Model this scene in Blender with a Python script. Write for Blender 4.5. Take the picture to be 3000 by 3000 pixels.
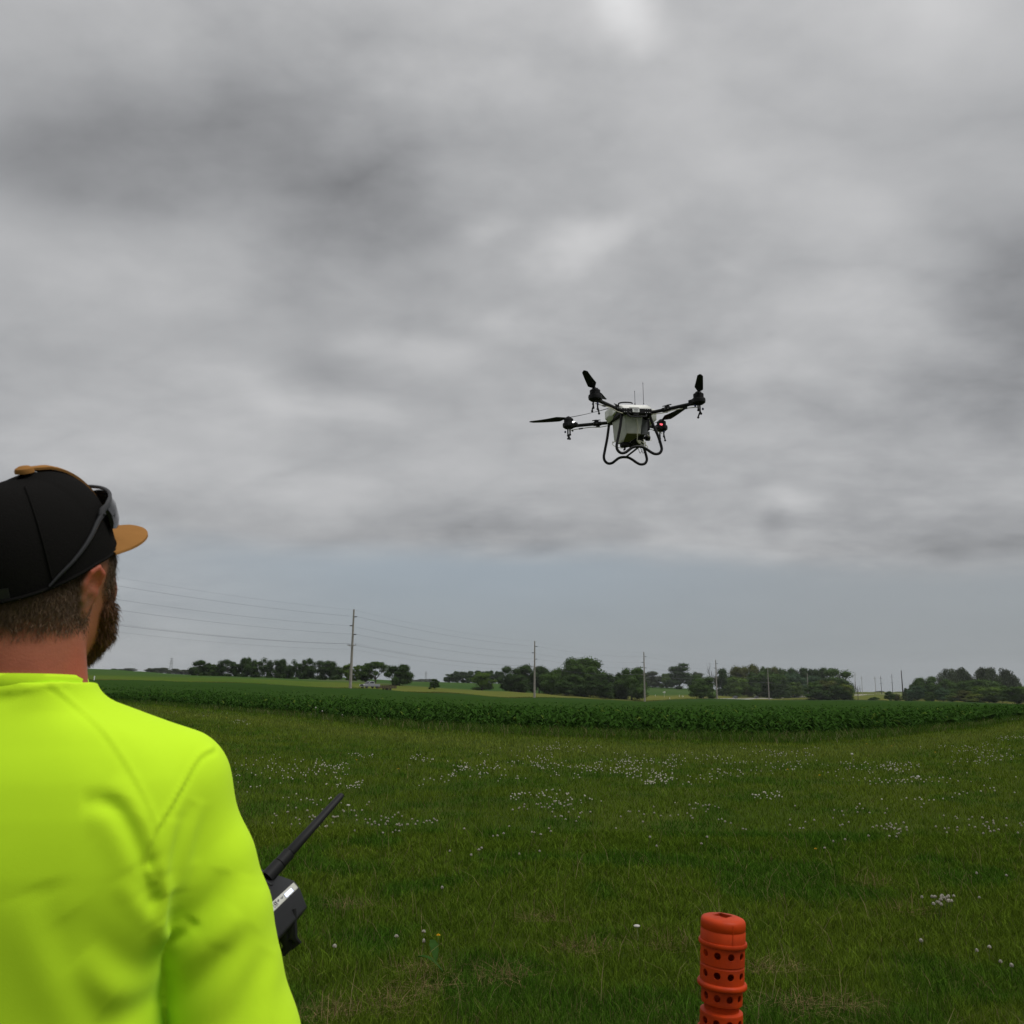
import bpy, bmesh, math, random
import numpy as np
from mathutils import Vector, Matrix, Euler

for _o in list(bpy.data.objects):
    bpy.data.objects.remove(_o)
SC = bpy.context.scene
COL = SC.collection
rnd = random.Random(7)
rng = np.random.default_rng(11)

# ------------------------------------------------------------------ camera
CAM_H = 1.55
FPX = 2500.0                      # focal length in photo pixels (photo 3000 px wide)
PITCH = math.atan(500 / 2500.0)
ROLL = math.radians(0.6)
_f = np.array([0, math.cos(PITCH), math.sin(PITCH)])
_r0 = np.array([1.0, 0, 0]); _u0 = np.array([0, -math.sin(PITCH), math.cos(PITCH)])
_R = math.cos(ROLL) * _r0 + math.sin(ROLL) * _u0
_U = -math.sin(ROLL) * _r0 + math.cos(ROLL) * _u0
_C = np.array([0, 0, CAM_H])
cam_d = bpy.data.cameras.new('camera'); cam = bpy.data.objects.new('camera', cam_d); COL.objects.link(cam)
cam.matrix_world = Matrix(((_R[0], _U[0], -_f[0], 0), (_R[1], _U[1], -_f[1], 0), (_R[2], _U[2], -_f[2], CAM_H), (0, 0, 0, 1)))
cam_d.sensor_width = 36; cam_d.lens = 36 * FPX / 3000
cam_d.clip_start = 0.05; cam_d.clip_end = 12000
cam_d.dof.use_dof = True; cam_d.dof.focus_distance = 12.0; cam_d.dof.aperture_fstop = 16.0
SC.camera = cam


def ray(px, py):
    return _f + _R * ((px - 1500) / FPX) - _U * ((py - 1500) / FPX)


def P(px, py, Y):
    """world point on the plane y=Y seen at a photo pixel"""
    d = ray(px, py)
    return _C + d * (Y / d[1])


def horizon(px):
    return 2000 + (px - 1500) * math.tan(ROLL)


# ------------------------------------------------------------------ light and sky
SUN_EL, SUN_AZ = math.radians(60), math.radians(115)      # azimuth east of +Y
SC.view_settings.view_transform = 'Standard'
SC.view_settings.look = 'None'
SC.view_settings.exposure = 0.35
SC.view_settings.gamma = 1.0
SC.view_settings.use_curve_mapping = False
SC.cycles.max_bounces = 6
SC.cycles.volume_bounces = 0
SC.cycles.use_denoising = True
sun_d = bpy.data.lights.new('sun', 'SUN'); sun = bpy.data.objects.new('sun', sun_d); COL.objects.link(sun)
sun_d.energy = 1.5; sun_d.angle = math.radians(24); sun_d.color = (1, 0.975, 0.94)
_sd = Vector((math.sin(SUN_AZ) * math.cos(SUN_EL), math.cos(SUN_AZ) * math.cos(SUN_EL), math.sin(SUN_EL)))
sun.rotation_euler = _sd.to_track_quat('Z', 'Y').to_euler()

world = bpy.data.worlds.new('World'); SC.world = world; world.use_nodes = True
WT = world.node_tree; WT.nodes.clear()


class S:
    """small wrapper that turns arithmetic into math nodes"""
    def __init__(self, nt, s): self.nt, self.s = nt, s

    def _m(self, op, *a):
        n = self.nt.nodes.new('ShaderNodeMath'); n.operation = op
        for i, v in enumerate(a):
            if isinstance(v, S): self.nt.links.new(v.s, n.inputs[i])
            else: n.inputs[i].default_value = v
        return S(self.nt, n.outputs[0])
    def __add__(self, o): return self._m('ADD', self, o)
    __radd__ = __add__
    def __sub__(self, o): return self._m('SUBTRACT', self, o)
    def __rsub__(self, o): return self._m('SUBTRACT', o, self)
    def __mul__(self, o): return self._m('MULTIPLY', self, o)
    __rmul__ = __mul__
    def __truediv__(self, o): return self._m('DIVIDE', self, o)
    def m(self, op, *a): return self._m(op, self, *a)
    def smooth(self, a, b):
        n = self.nt.nodes.new('ShaderNodeMapRange'); n.interpolation_type = 'SMOOTHSTEP'
        self.nt.links.new(self.s, n.inputs[0]); n.inputs[1].default_value = a; n.inputs[2].default_value = b
        return S(self.nt, n.outputs[0])


def nnoise(nt, vec, scale, detail=5, rough=0.5, dist=0.0):
    n = nt.nodes.new('ShaderNodeTexNoise')
    n.inputs['Scale'].default_value = scale; n.inputs['Detail'].default_value = detail
    n.inputs['Roughness'].default_value = rough; n.inputs['Distortion'].default_value = dist
    if vec is not None: nt.links.new(vec, n.inputs['Vector'])
    return S(nt, n.outputs['Fac'])


def nmix(nt, fac, a, b):
    n = nt.nodes.new('ShaderNodeMix'); n.data_type = 'RGBA'
    for inp, v in ((n.inputs[0], fac), (n.inputs[6], a), (n.inputs[7], b)):
        if isinstance(v, S): nt.links.new(v.s, inp)
        elif hasattr(v, 'is_output'): nt.links.new(v, inp)
        elif isinstance(v, (int, float)): inp.default_value = v
        else: inp.default_value = (*v[:3], 1)
    return n.outputs[2]


def ncomb(nt, x, y, z=0.0):
    n = nt.nodes.new('ShaderNodeCombineXYZ')
    for i, v in enumerate((x, y, z)):
        if isinstance(v, S): nt.links.new(v.s, n.inputs[i])
        else: n.inputs[i].default_value = v
    return n.outputs[0]


def build_sky():
    nt = WT
    tc = nt.nodes.new('ShaderNodeTexCoord')
    sp = nt.nodes.new('ShaderNodeSeparateXYZ'); nt.links.new(tc.outputs['Generated'], sp.inputs[0])
    x, y, z = (S(nt, sp.outputs[i]) for i in range(3))
    zc = z.m('MAXIMUM', 0.0)
    az = x.m('ARCTAN2', y); el = zc.m('ARCSINE')
    den = zc + 0.27
    u, v = x / den, y / den
    plane = ncomb(nt, u, v)
    big = nnoise(nt, plane, 0.75, 7, 0.5, 0.35)
    plane2 = ncomb(nt, u * 1.0 + 7.3, v * 1.35, 2.0)
    wisp = nnoise(nt, plane2, 2.6, 9, 0.56, 0.35)
    fine = nnoise(nt, ncomb(nt, u * 1.15 + 1.7, v * 1.25 + 3.1, 5.0), 7.0, 7, 0.55, 0.1)
    bn = nnoise(nt, ncomb(nt, u * 1.1 + 31.0, v * 1.5 + 11.0, 6.0), 2.3, 6, 0.48, 0.2)
    billow = 0.22 - ((bn - 0.5) * 2.0).m('ABSOLUTE')
    patch = nnoise(nt, ncomb(nt, u + 21.0, v - 4.0, 1.0), 0.9, 3, 0.5).smooth(0.36, 0.6)
    wa = nnoise(nt, ncomb(nt, az * 1.0 + 3.0, el * 1.5, 4.0), 2.8, 5, 0.46) - 0.5
    we = nnoise(nt, ncomb(nt, az * 1.0 + 9.0, el * 1.5, 8.0), 2.8, 5, 0.46) - 0.5
    azw, elw = az + wa * 0.30, el + we * 0.17
    lum = (big - 0.5) * 0.34 + (wisp - 0.5) * 0.20 + ((fine - 0.5) * 0.15) * patch + billow * -0.16 + 0.425
    for px, py, sx, sy, amp in SKY_MASSES:
        d = ray(px, py); d = d / np.linalg.norm(d)
        a0, e0 = math.atan2(d[0], d[1]), math.asin(d[2])
        sa, se = sx / 2900.0, sy / 2700.0
        g = ((azw - a0) / sa).m('POWER', 2.0) + ((elw - e0) / se).m('POWER', 2.0)
        lum = lum + (g * -1.0).m('EXPONENT') * (amp * 1.25)
    lum = lum.m('MAXIMUM', 0.17)
    lum = lum * 0.82 * (1.0 + z.smooth(0.5, 1.0) * 1.1)       # overcast sky is brighter towards the zenith
    # grey cloud: cool in the thick parts, a little warm where thin
    t = lum.smooth(0.20, 0.50)
    tint = nmix(nt, t, (0.984, 0.996, 1.02), (1.0, 0.998, 1.003))
    vm = nt.nodes.new('ShaderNodeVectorMath'); vm.operation = 'SCALE'
    nt.links.new(tint, vm.inputs[0]); nt.links.new(lum.s, vm.inputs['Scale'])
    # clear hazy band under the cloud base
    edge = el + we * 0.045 + (wisp - 0.5) * 0.03 + az.smooth(0.05, 0.5) * 0.03
    clear = (1.0 - edge.smooth(0.128, 0.172)) * (0.45 + az.smooth(-0.5, -0.12) * 0.55)
    side = az.smooth(-0.05, 0.5)
    lowc = nmix(nt, side, (0.224, 0.250, 0.268), (0.222, 0.241, 0.254))
    highc = nmix(nt, side, (0.250, 0.290, 0.326), (0.246, 0.266, 0.282))
    band = nmix(nt, el.smooth(0.03, 0.135), lowc, highc)
    streak = (nnoise(nt, ncomb(nt, az * 2.0, el * 16.0, 3.0), 1.6, 5, 0.5) - 0.5) * 0.10 + 1.0
    vb = nt.nodes.new('ShaderNodeVectorMath'); vb.operation = 'SCALE'
    nt.links.new(band, vb.inputs[0]); nt.links.new(streak.s, vb.inputs['Scale'])
    sky = nmix(nt, clear * 0.93, vm.outputs[0], vb.outputs[0])
    # physical sky behind the overcast
    ns = nt.nodes.new('ShaderNodeTexSky'); ns.sky_type = 'NISHITA'; ns.sun_disc = False
    ns.sun_elevation = SUN_EL; ns.sun_rotation = SUN_AZ
    up = nt.nodes.new('ShaderNodeVectorMath'); up.operation = 'SCALE'; up.inputs['Scale'].default_value = 10.0
    nt.links.new(sky, up.inputs[0])
    fin = nmix(nt, 0.97, ns.outputs[0], up.outputs[0])
    bg = nt.nodes.new('ShaderNodeBackground'); bg.inputs[1].default_value = 0.1
    nt.links.new(fin, bg.inputs[0])
    out = nt.nodes.new('ShaderNodeOutputWorld'); nt.links.new(bg.outputs[0], out.inputs[0])


# cloud masses (direction given by the photo pixel, angular size, brightness)
SKY_MASSES = [
    (900, 450, 640, 250, -0.12), (420, 520, 330, 130, -0.05), (1150, 560, 300, 120, -0.05), (150, 420, 300, 150, -0.03),
    (250, 760, 420, 130, 0.05), (700, 850, 300, 90, -0.03), (760, 1020, 240, 70, -0.055),
    (1150, 990, 280, 70, 0.09), (640, 1160, 210, 60, 0.09), (1000, 1200, 200, 45, 0.05),
    (1790, 75, 170, 80, 0.13), (2550, 60, 260, 130, 0.06), (1790, 680, 130, 50, 0.14), (1560, 880, 260, 60, 0.06),
    (1500, 640, 120, 40, 0.05), (2400, 720, 300, 160, 0.035),
    (2880, 960, 330, 190, -0.135), (2620, 640, 250, 110, -0.045), (2950, 700, 200, 120, -0.04),
    (2350, 1330, 300, 100, 0.03), (2380, 1460, 110, 35, 0.10), (2370, 1540, 50, 60, -0.06), (2880, 1590, 240, 45, -0.06),
    (1300, 1530, 600, 60, -0.085), (1650, 1590, 260, 30, -0.06), (900, 1390, 260, 60, 0.055), (520, 1420, 240, 110, 0.045),
    (250, 1250, 300, 160, 0.03), (1900, 300, 420, 220, 0.03), (400, 60, 400, 120, 0.03),
]
build_sky()


# ------------------------------------------------------------------ helpers
def srgb(r, g, b):
    f = lambda c: (c / 255 / 12.92) if c <= 10.3 else ((c / 255 + 0.055) / 1.055) ** 2.4
    return (f(r), f(g), f(b))


MATS = {}


def mat(name, base, rough=0.6, spec=0.3, metal=0.0, var=0.0, vscale=8.0, bump=0.0, bscale=60.0, attr=None,
        objcolor=False, trans=0.0, emit=None, estr=0.0, sss=0.0, coat=0.0, var2=None, sheen=0.0, detail=5):
    if name in MATS: return MATS[name]
    m = bpy.data.materials.new(name); m.use_nodes = True; nt = m.node_tree
    b = nt.nodes['Principled BSDF']
    b.inputs['Roughness'].default_value = rough; b.inputs['Specular IOR Level'].default_value = spec
    b.inputs['Metallic'].default_value = metal; b.inputs['Coat Weight'].default_value = coat
    b.inputs['Base Color'].default_value = (*base, 1)
    col = None
    tc = nt.nodes.new('ShaderNodeTexCoord')
    if attr:
        a = nt.nodes.new('ShaderNodeAttribute'); a.attribute_name = attr; col = a.outputs['Color']
    if objcolor:
        oi = nt.nodes.new('ShaderNodeObjectInfo')
        if col is None: col = oi.outputs['Color']
        else:
            mm = nt.nodes.new('ShaderNodeMix'); mm.data_type = 'RGBA'; mm.blend_type = 'MULTIPLY'; mm.inputs[0].default_value = 1
            nt.links.new(col, mm.inputs[6]); nt.links.new(oi.outputs['Color'], mm.inputs[7]); col = mm.outputs[2]
    if var > 0:
        n = nnoise(nt, tc.outputs['Object'], vscale, detail, 0.55)
        f = n.smooth(0.3, 0.7)
        if col is None:
            c2 = var2 if var2 else tuple(c * (1 - var) for c in base)
            col = nmix(nt, f, base, c2)
        else:
            k = (n - 0.5) * (2 * var) + 1.0
            vs = nt.nodes.new('ShaderNodeVectorMath'); vs.operation = 'SCALE'
            nt.links.new(col, vs.inputs[0]); nt.links.new(k.s, vs.inputs['Scale']); col = vs.outputs[0]
    if col is not None: nt.links.new(col, b.inputs['Base Color'])
    if bump > 0:
        n = nnoise(nt, tc.outputs['Object'], bscale, 4, 0.6)
        bp = nt.nodes.new('ShaderNodeBump'); bp.inputs['Strength'].default_value = 1.0; bp.inputs['Distance'].default_value = bump
        nt.links.new(n.s, bp.inputs['Height']); nt.links.new(bp.outputs[0], b.inputs['Normal'])
    if sss > 0:
        b.inputs['Subsurface Weight'].default_value = sss; b.inputs['Subsurface Radius'].default_value = (1, 0.3, 0.15)
        b.inputs['Subsurface Scale'].default_value = 0.006
    if sheen > 0: b.inputs['Sheen Weight'].default_value = sheen
    if emit:
        b.inputs['Emission Color'].default_value = (*emit, 1); b.inputs['Emission Strength'].default_value = estr
    if trans > 0:      # thin leaf: part of the light passes through
        tr = nt.nodes.new('ShaderNodeBsdfTranslucent'); mx = nt.nodes.new('ShaderNodeMixShader'); mx.inputs[0].default_value = trans
        if col is not None: nt.links.new(col, tr.inputs[0])
        else: tr.inputs[0].default_value = (*base, 1)
        nt.links.new(b.outputs[0], mx.inputs[1]); nt.links.new(tr.outputs[0], mx.inputs[2])
        nt.links.new(mx.outputs[0], nt.nodes['Material Output'].inputs[0])
    MATS[name] = m
    return m


def tag(o, label=None, cat=None, group=None, kind=None):
    if label: o['label'] = label
    if cat: o['category'] = cat
    if group: o['group'] = group
    if kind: o['kind'] = kind
    return o


def thing(name, label, cat, loc=(0, 0, 0), rot=(0, 0, 0), group=None):
    o = bpy.data.objects.new(name, None); COL.objects.link(o)
    o.location = loc; o.rotation_euler = rot; o.empty_display_size = 0.1
    return tag(o, label, cat, group)


def link(name, me, parent=None, loc=None):
    o = bpy.data.objects.new(name, me); COL.objects.link(o)
    if parent is not None: o.parent = parent
    if loc is not None: o.location = loc
    return o


def np_mesh(name, verts, faces, mats=(), smooth=True, colors=None, fmat=None):
    """verts (N,3); faces: array (M,3|4) or list of such arrays"""
    me = bpy.data.meshes.new(name)
    if not isinstance(faces, (list, tuple)): faces = [faces]
    faces = [np.asarray(f, dtype=np.int32) for f in faces if len(f)]
    verts = np.asarray(verts, dtype=np.float32)
    loops = np.concatenate([f.ravel() for f in faces])
    tot = np.concatenate([np.full(len(f), f.shape[1], dtype=np.int32) for f in faces])
    start = np.concatenate([[0], np.cumsum(tot)[:-1]]).astype(np.int32)
    me.vertices.add(len(verts)); me.vertices.foreach_set('co', verts.ravel())
    me.loops.add(len(loops)); me.loops.foreach_set('vertex_index', loops)
    me.polygons.add(len(tot)); me.polygons.foreach_set('loop_start', start)
    if fmat is not None: me.polygons.foreach_set('material_index', np.asarray(fmat, dtype=np.int32))
    for m in mats: me.materials.append(m)
    me.update(calc_edges=True)
    me.polygons.foreach_set('use_smooth', np.full(len(tot), bool(smooth)))
    if colors is not None:
        a = me.color_attributes.new('tint', 'FLOAT_COLOR', 'POINT')
        c = np.ones((len(verts), 4), dtype=np.float32); c[:, :3] = colors
        a.data.foreach_set('color', c.ravel())
    me.validate(clean_customdata=False)
    return me


class MB:
    """collects boxes, tubes and turned shapes for ONE mesh"""
    def __init__(self): self.v, self.f, self.mi, self.m = [], [], [], 0

    def add(self, vs, fs):
        o = len(self.v); self.v += [tuple(p) for p in vs]
        for f in fs: self.f.append([i + o for i in f]); self.mi.append(self.m)
        return self

    def box(self, c, s, M=None, taper=1.0):
        x, y, z = s[0] / 2, s[1] / 2, s[2] / 2
        vs = [(a * x * (taper if k > 0 else 1), b * y * (taper if k > 0 else 1), k * z) for k in (-1, 1) for a, b in ((-1, -1), (1, -1), (1, 1), (-1, 1))]
        if M is not None: vs = [M @ Vector(p) for p in vs]
        vs = [(p[0] + c[0], p[1] + c[1], p[2] + c[2]) for p in vs]
        return self.add(vs, [(3, 2, 1, 0), (4, 5, 6, 7), (0, 1, 5, 4), (1, 2, 6, 5), (2, 3, 7, 6), (3, 0, 4, 7)])

    def tube(self, pts, r, n=8, cap=True, flat=1.0):
        pts = [Vector(p) for p in pts]
        rs = list(r) if hasattr(r, '__len__') else [r] * len(pts)
        up = None; rings = []
        for i, p in enumerate(pts):
            t = (pts[min(i + 1, len(pts) - 1)] - pts[max(i - 1, 0)]).normalized()
            if up is None:
                up = Vector((0, 0, 1)) if abs(t.z) < 0.9 else Vector((0, 1, 0))
            up = (up - t * up.dot(t)).normalized(); sd = t.cross(up)
            rings.append([p + (up * math.cos(a) * flat + sd * math.sin(a)) * rs[i] for a in [2 * math.pi * k / n for k in range(n)]])
        vs = [q for rg in rings for q in rg]; fs = []
        for i in range(len(rings) - 1):
            for k in range(n): fs.append((i * n + k, i * n + (k + 1) % n, (i + 1) * n + (k + 1) % n, (i + 1) * n + k))
        if cap:
            fs.append(tuple(range(n))[::-1]); fs.append(tuple((len(rings) - 1) * n + k for k in range(n)))
        return self.add(vs, fs)

    def lathe(self, prof, n=24, c=(0, 0, 0), M=None, sx=1.0, sy=1.0, cap=True):
        vs = []; fs = []
        for r, z in prof:
            for k in range(n):
                a = 2 * math.pi * k / n; p = Vector((r * math.cos(a) * sx, r * math.sin(a) * sy, z))
                if M is not None: p = M @ p
                vs.append((p[0] + c[0], p[1] + c[1], p[2] + c[2]))
        for i in range(len(prof) - 1):
            for k in range(n): fs.append((i * n + k, i * n + (k + 1) % n, (i + 1) * n + (k + 1) % n, (i + 1) * n + k))
        if cap:
            fs.append(tuple(range(n))[::-1]); fs.append(tuple((len(prof) - 1) * n + k for k in range(n)))
        return self.add(vs, fs)

    def ball(self, c, r, n=10, s=(1, 1, 1)):
        prof = [(math.sin(math.pi * (i + 0.02) / (n + 0.04)) * r, -math.cos(math.pi * (i + 0.02) / (n + 0.04)) * r) for i in range(n + 1)]
        vs = []; fs = []; k2 = n + 4
        for q, z in prof:
            for k in range(k2):
                a = 2 * math.pi * k / k2; vs.append((c[0] + q * math.cos(a) * s[0], c[1] + q * math.sin(a) * s[1], c[2] + z * s[2]))
        for i in range(n):
            for k in range(k2): fs.append((i * k2 + k, i * k2 + (k + 1) % k2, (i + 1) * k2 + (k + 1) % k2, (i + 1) * k2 + k))
        fs.append(tuple(range(k2))[::-1]); fs.append(tuple(n * k2 + k for k in range(k2)))
        return self.add(vs, fs)

    def prism(self, poly, a, b, axis='y'):
        """polygon in the two other axes, extruded from a to b along axis"""
        mk = {'x': lambda p, t: (t, p[0], p[1]), 'y': lambda p, t: (p[0], t, p[1]), 'z': lambda p, t: (p[0], p[1], t)}[axis]
        n = len(poly); vs = [mk(p, a) for p in poly] + [mk(p, b) for p in poly]
        return self.add(vs, [tuple(range(n))[::-1], tuple(range(n, 2 * n))] + [(i, (i + 1) % n, n + (i + 1) % n, n + i) for i in range(n)])

    def hull(self, pts):
        bm = bmesh.new()
        for p in pts: bm.verts.new(p)
        r = bmesh.ops.convex_hull(bm, input=bm.verts)
        bmesh.ops.delete(bm, geom=[g for g in r['geom_interior'] if isinstance(g, bmesh.types.BMVert)], context='VERTS')
        bm.verts.index_update(); bm.verts.ensure_lookup_table()
        vs = [v.co[:] for v in bm.verts]; fs = [[v.index for v in f.verts] for f in bm.faces]; bm.free()
        return self.add(vs, fs)

    def build(self, name, mats, parent=None, smooth=True, bevel=0.0, seg=2, angle=35, loc=None):
        me = bpy.data.meshes.new(name); me.from_pydata(self.v, [], self.f)
        bm = bmesh.new(); bm.from_mesh(me)
        bmesh.ops.remove_doubles(bm, verts=bm.verts, dist=1e-6)
        bmesh.ops.recalc_face_normals(bm, faces=bm.faces)
        bm.to_mesh(me); bm.free()
        if not isinstance(mats, (list, tuple)): mats = [mats]
        for m in mats: me.materials.append(m)
        if len(mats) > 1 and len(me.polygons) == len(self.mi): me.polygons.foreach_set('material_index', self.mi)
        if smooth:
            me.polygons.foreach_set('use_smooth', [True] * len(me.polygons))
            me.set_sharp_from_angle(angle=math.radians(angle))
        o = link(name, me, parent, loc)
        if bevel > 0:
            md = o.modifiers.new('bevel', 'BEVEL'); md.width = bevel; md.segments = seg; md.limit_method = 'ANGLE'; md.angle_limit = math.radians(30)
        return o


def catmull(pts, k=6, closed=False):
    pts = [np.array(p, float) for p in pts]; n = len(pts); out = []
    g = (lambda i: pts[i % n]) if closed else (lambda i: pts[min(max(i, 0), n - 1)])
    for i in range(n if closed else n - 1):
        p0, p1, p2, p3 = g(i - 1), g(i), g(i + 1), g(i + 2)
        for j in range(k):
            t = j / k
            out.append(0.5 * (2 * p1 + (p2 - p0) * t + (2 * p0 - 5 * p1 + 4 * p2 - p3) * t * t + (3 * p1 - p0 - 3 * p2 + p3) * t ** 3))
    if not closed: out.append(pts[-1])
    return out


def vnoise(x, y, seed=0):
    """smooth value noise on arrays, 0..1"""
    g = np.random.default_rng(seed).random((257, 257))
    xi, yi = np.floor(x).astype(int), np.floor(y).astype(int)
    fx, fy = x - xi, y - yi
    fx, fy = fx * fx * (3 - 2 * fx), fy * fy * (3 - 2 * fy)
    a, b, c, d = (g[(xi + i) % 257, (yi + j) % 257] for i, j in ((0, 0), (1, 0), (0, 1), (1, 1)))
    return (a * (1 - fx) + b * fx) * (1 - fy) + (c * (1 - fx) + d * fx) * fy


def fbm(x, y, seed=0, o=4):
    r = 0; a = 1; t = 0
    for i in range(o):
        r = r + a * vnoise(x * 2 ** i + 13.7 * i, y * 2 ** i + 5.1 * i, seed + i); t += a; a *= 0.5
    return r / t
# ------------------------------------------------------------------ terrain
KX = 2549.5
TER = {
    -400: [(130, 1996), (190, 1970), (450, 1953), (1200, 1955)],
    300: [(155, 2003), (220, 1977), (480, 1961), (1200, 1963)],
    600: [(175, 2008), (250, 1984), (305, 1980), (375, 1990), (800, 1979), (1500, 1979)],
    1000: [(205, 2024), (270, 2000), (325, 1992), (375, 1996), (520, 1987), (800, 1986), (1500, 1987)],
    1250: [(240, 2037), (300, 2015), (420, 2012), (650, 1999), (1500, 1998)],
    1500: [(280, 2051), (380, 2029), (450, 2027), (720, 2004), (1500, 2003)],
    1900: [(362, 2060), (500, 2038), (560, 2036), (900, 2012), (2000, 2013)],
    2250: [(530, 2054), (600, 2047), (700, 2041), (1000, 2030), (2000, 2027)],
    2600: [(490, 2056), (600, 2047), (800, 2037), (1100, 2028), (2000, 2028)],
    3000: [(360, 2068), (450, 2062), (700, 2048), (1200, 2036), (2000, 2034)],
    3500: [(300, 2076), (450, 2066), (700, 2052), (1200, 2042), (2000, 2040)],
}
FRONT_PX = [-400, 200, 400, 600, 1000, 1250, 1500, 1800, 2100, 2350, 2600, 2850, 3000, 3200, 3600]
FRONT_PY = [2020, 2046, 2061, 2076, 2113, 2134, 2148, 2159, 2167, 2171, 2156, 2130, 2108, 2088, 2070]
FAR_PX = [-400, 0, 300, 600, 1000, 1250, 1500, 1900, 2250, 2400, 2700, 2850, 3000, 3300, 3600]
FAR_Y = [120, 133, 155, 175, 205, 240, 280, 362, 520, 540, 470, 420, 360, 300, 280]


def _ground_at(px, py):
    d = ray(px, py); t = -CAM_H / d[2]
    return d * t + _C


FRONT_Y = [_ground_at(a, b)[1] for a, b in zip(FRONT_PX, FRONT_PY)]
front_y = lambda px: np.interp(px, FRONT_PX, FRONT_Y)
far_y = lambda px: np.interp(px, FAR_PX, FAR_Y)
_cols = sorted(TER); _prof = []
for c in _cols:
    fy = float(front_y(c)) + 3
    pr = [(-1e4, 0.0), (fy, 0.0)] + [(Y, P(c, py, Y)[2]) for Y, py in TER[c]]
    pr.append((4800, P(c, TER[c][-1][1] + 1, 4800)[2])); _prof.append(pr)


def ground_z(x, y):
    x = np.asarray(x, float); y = np.asarray(y, float)
    r = np.hypot(x, y); az = np.clip(np.arctan2(x, y), -0.66, 0.66)
    Y = r * np.cos(az); col = 1500 + KX * np.tan(az)
    zs = np.stack([np.interp(Y, [p[0] for p in pr], [p[1] for p in pr]) for pr in _prof], -1)
    i = np.clip(np.searchsorted(_cols, col) - 1, 0, len(_cols) - 2)
    c = np.array(_cols, float); t = np.clip((col - c[i]) / (c[i + 1] - c[i]), 0, 1); t = t * t * (3 - 2 * t) * 0.5 + t * 0.5
    a = np.take_along_axis(zs, i[..., None], -1)[..., 0]; b = np.take_along_axis(zs, (i + 1)[..., None], -1)[..., 0]
    return a * (1 - t) + b * t


def px_of(x, y): return 1500 + KX * np.asarray(x) / np.maximum(np.asarray(y), 1e-3)


def gz(x, y): return float(ground_z(np.array([x]), np.array([y]))[0])


def build_ground():
    az = np.concatenate([np.radians(np.arange(-180, -40, 5.0)), np.radians(np.arange(-40, 40.01, 0.2)), np.radians(np.arange(45, 180, 5.0))])
    rr = np.concatenate([[0.4], np.geomspace(1.5, 4700, 330)])
    A, Rr = np.meshgrid(az, rr, indexing='ij')
    x, y = Rr * np.sin(A), Rr * np.cos(A)
    z = ground_z(x, y) + (fbm(x * 0.05 + 40, y * 0.05 + 40, 5) - 0.5) * np.clip((Rr - 150) / 200, 0, 1) * 1.2
    azc = np.clip(A, -0.66, 0.66); Y = Rr * np.cos(azc); px = 1500 + KX * np.tan(azc)
    fy, ry = front_y(px), far_y(px)
    n1 = fbm(x * 0.6 + 60, y * 0.6 + 60, 3); n2 = fbm(x * 0.02 + 90, y * 0.05 + 90, 8); n3 = fbm(x * 0.004 + 50, y * 0.004 + 50, 9)
    def C(a, b, t): return np.array(a)[None, None] * (1 - t[..., None]) + np.array(b)[None, None] * t[..., None]
    lawn = C((0.036, 0.060, 0.011), (0.060, 0.074, 0.017), n1)
    corn = C((0.020, 0.036, 0.012), (0.028, 0.044, 0.015), n1)
    verge = C((0.085, 0.110, 0.020), (0.135, 0.130, 0.036), n2)
    bank = C((0.046, 0.092, 0.013), (0.085, 0.115, 0.022), n2)
    field = C((0.032, 0.074, 0.016), (0.056, 0.092, 0.026), n3)
    k = lambda v, a, b: np.clip((v - a) / (b - a), 0, 1)
    col = lawn
    t = k(Y - fy, -0.3, 0.5)[..., None]; col = col * (1 - t) + corn * t
    t = k(Y - ry, -2, 4)[..., None]; col = col * (1 - t) + verge * t
    t = (k(Y, ry + 14, ry + 30) * k(px, 1250, 900))[..., None]; col = col * (1 - t) + bank * t
    t = (k(Y, ry * 1.36, ry * 1.5) * (1 - k(px, 2100, 2300) * 0.7))[..., None]; col = col * (1 - t) + field * t
    pale = (k(Y, 300, 330) * (1 - k(Y, 415, 440)) * k(px, 820, 950) * (1 - k(px, 1150, 1250)))[..., None]
    col = col * (1 - pale) + np.array((0.078, 0.098, 0.046)) * pale
    na, nr = x.shape
    v = np.stack([x, y, z], -1).reshape(-1, 3)
    i = np.arange(na)[:, None]; j = np.arange(nr - 1)[None]
    i2 = (i + 1) % na
    f = np.stack([i * nr + j, i * nr + j + 1, i2 * nr + j + 1, i2 * nr + j], -1).reshape(-1, 4)
    cen = len(v); v = np.vstack([v, [[0, 0, 0]]]); cc = np.vstack([col.reshape(-1, 3), [[0.03, 0.04, 0.013]]])
    f3 = np.stack([np.full(na, cen), np.arange(na) * nr, (np.arange(na) + 1) % na * nr], -1)
    m = mat('soil_and_turf', (0.05, 0.06, 0.02), rough=0.95, spec=0.0, attr='tint', var=0.35, vscale=1.7, bump=0.03, bscale=9, detail=8)
    me = np_mesh('ground', v, [f, f3], [m], colors=cc)
    tag(link('ground', me), kind='structure')


build_ground()


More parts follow.
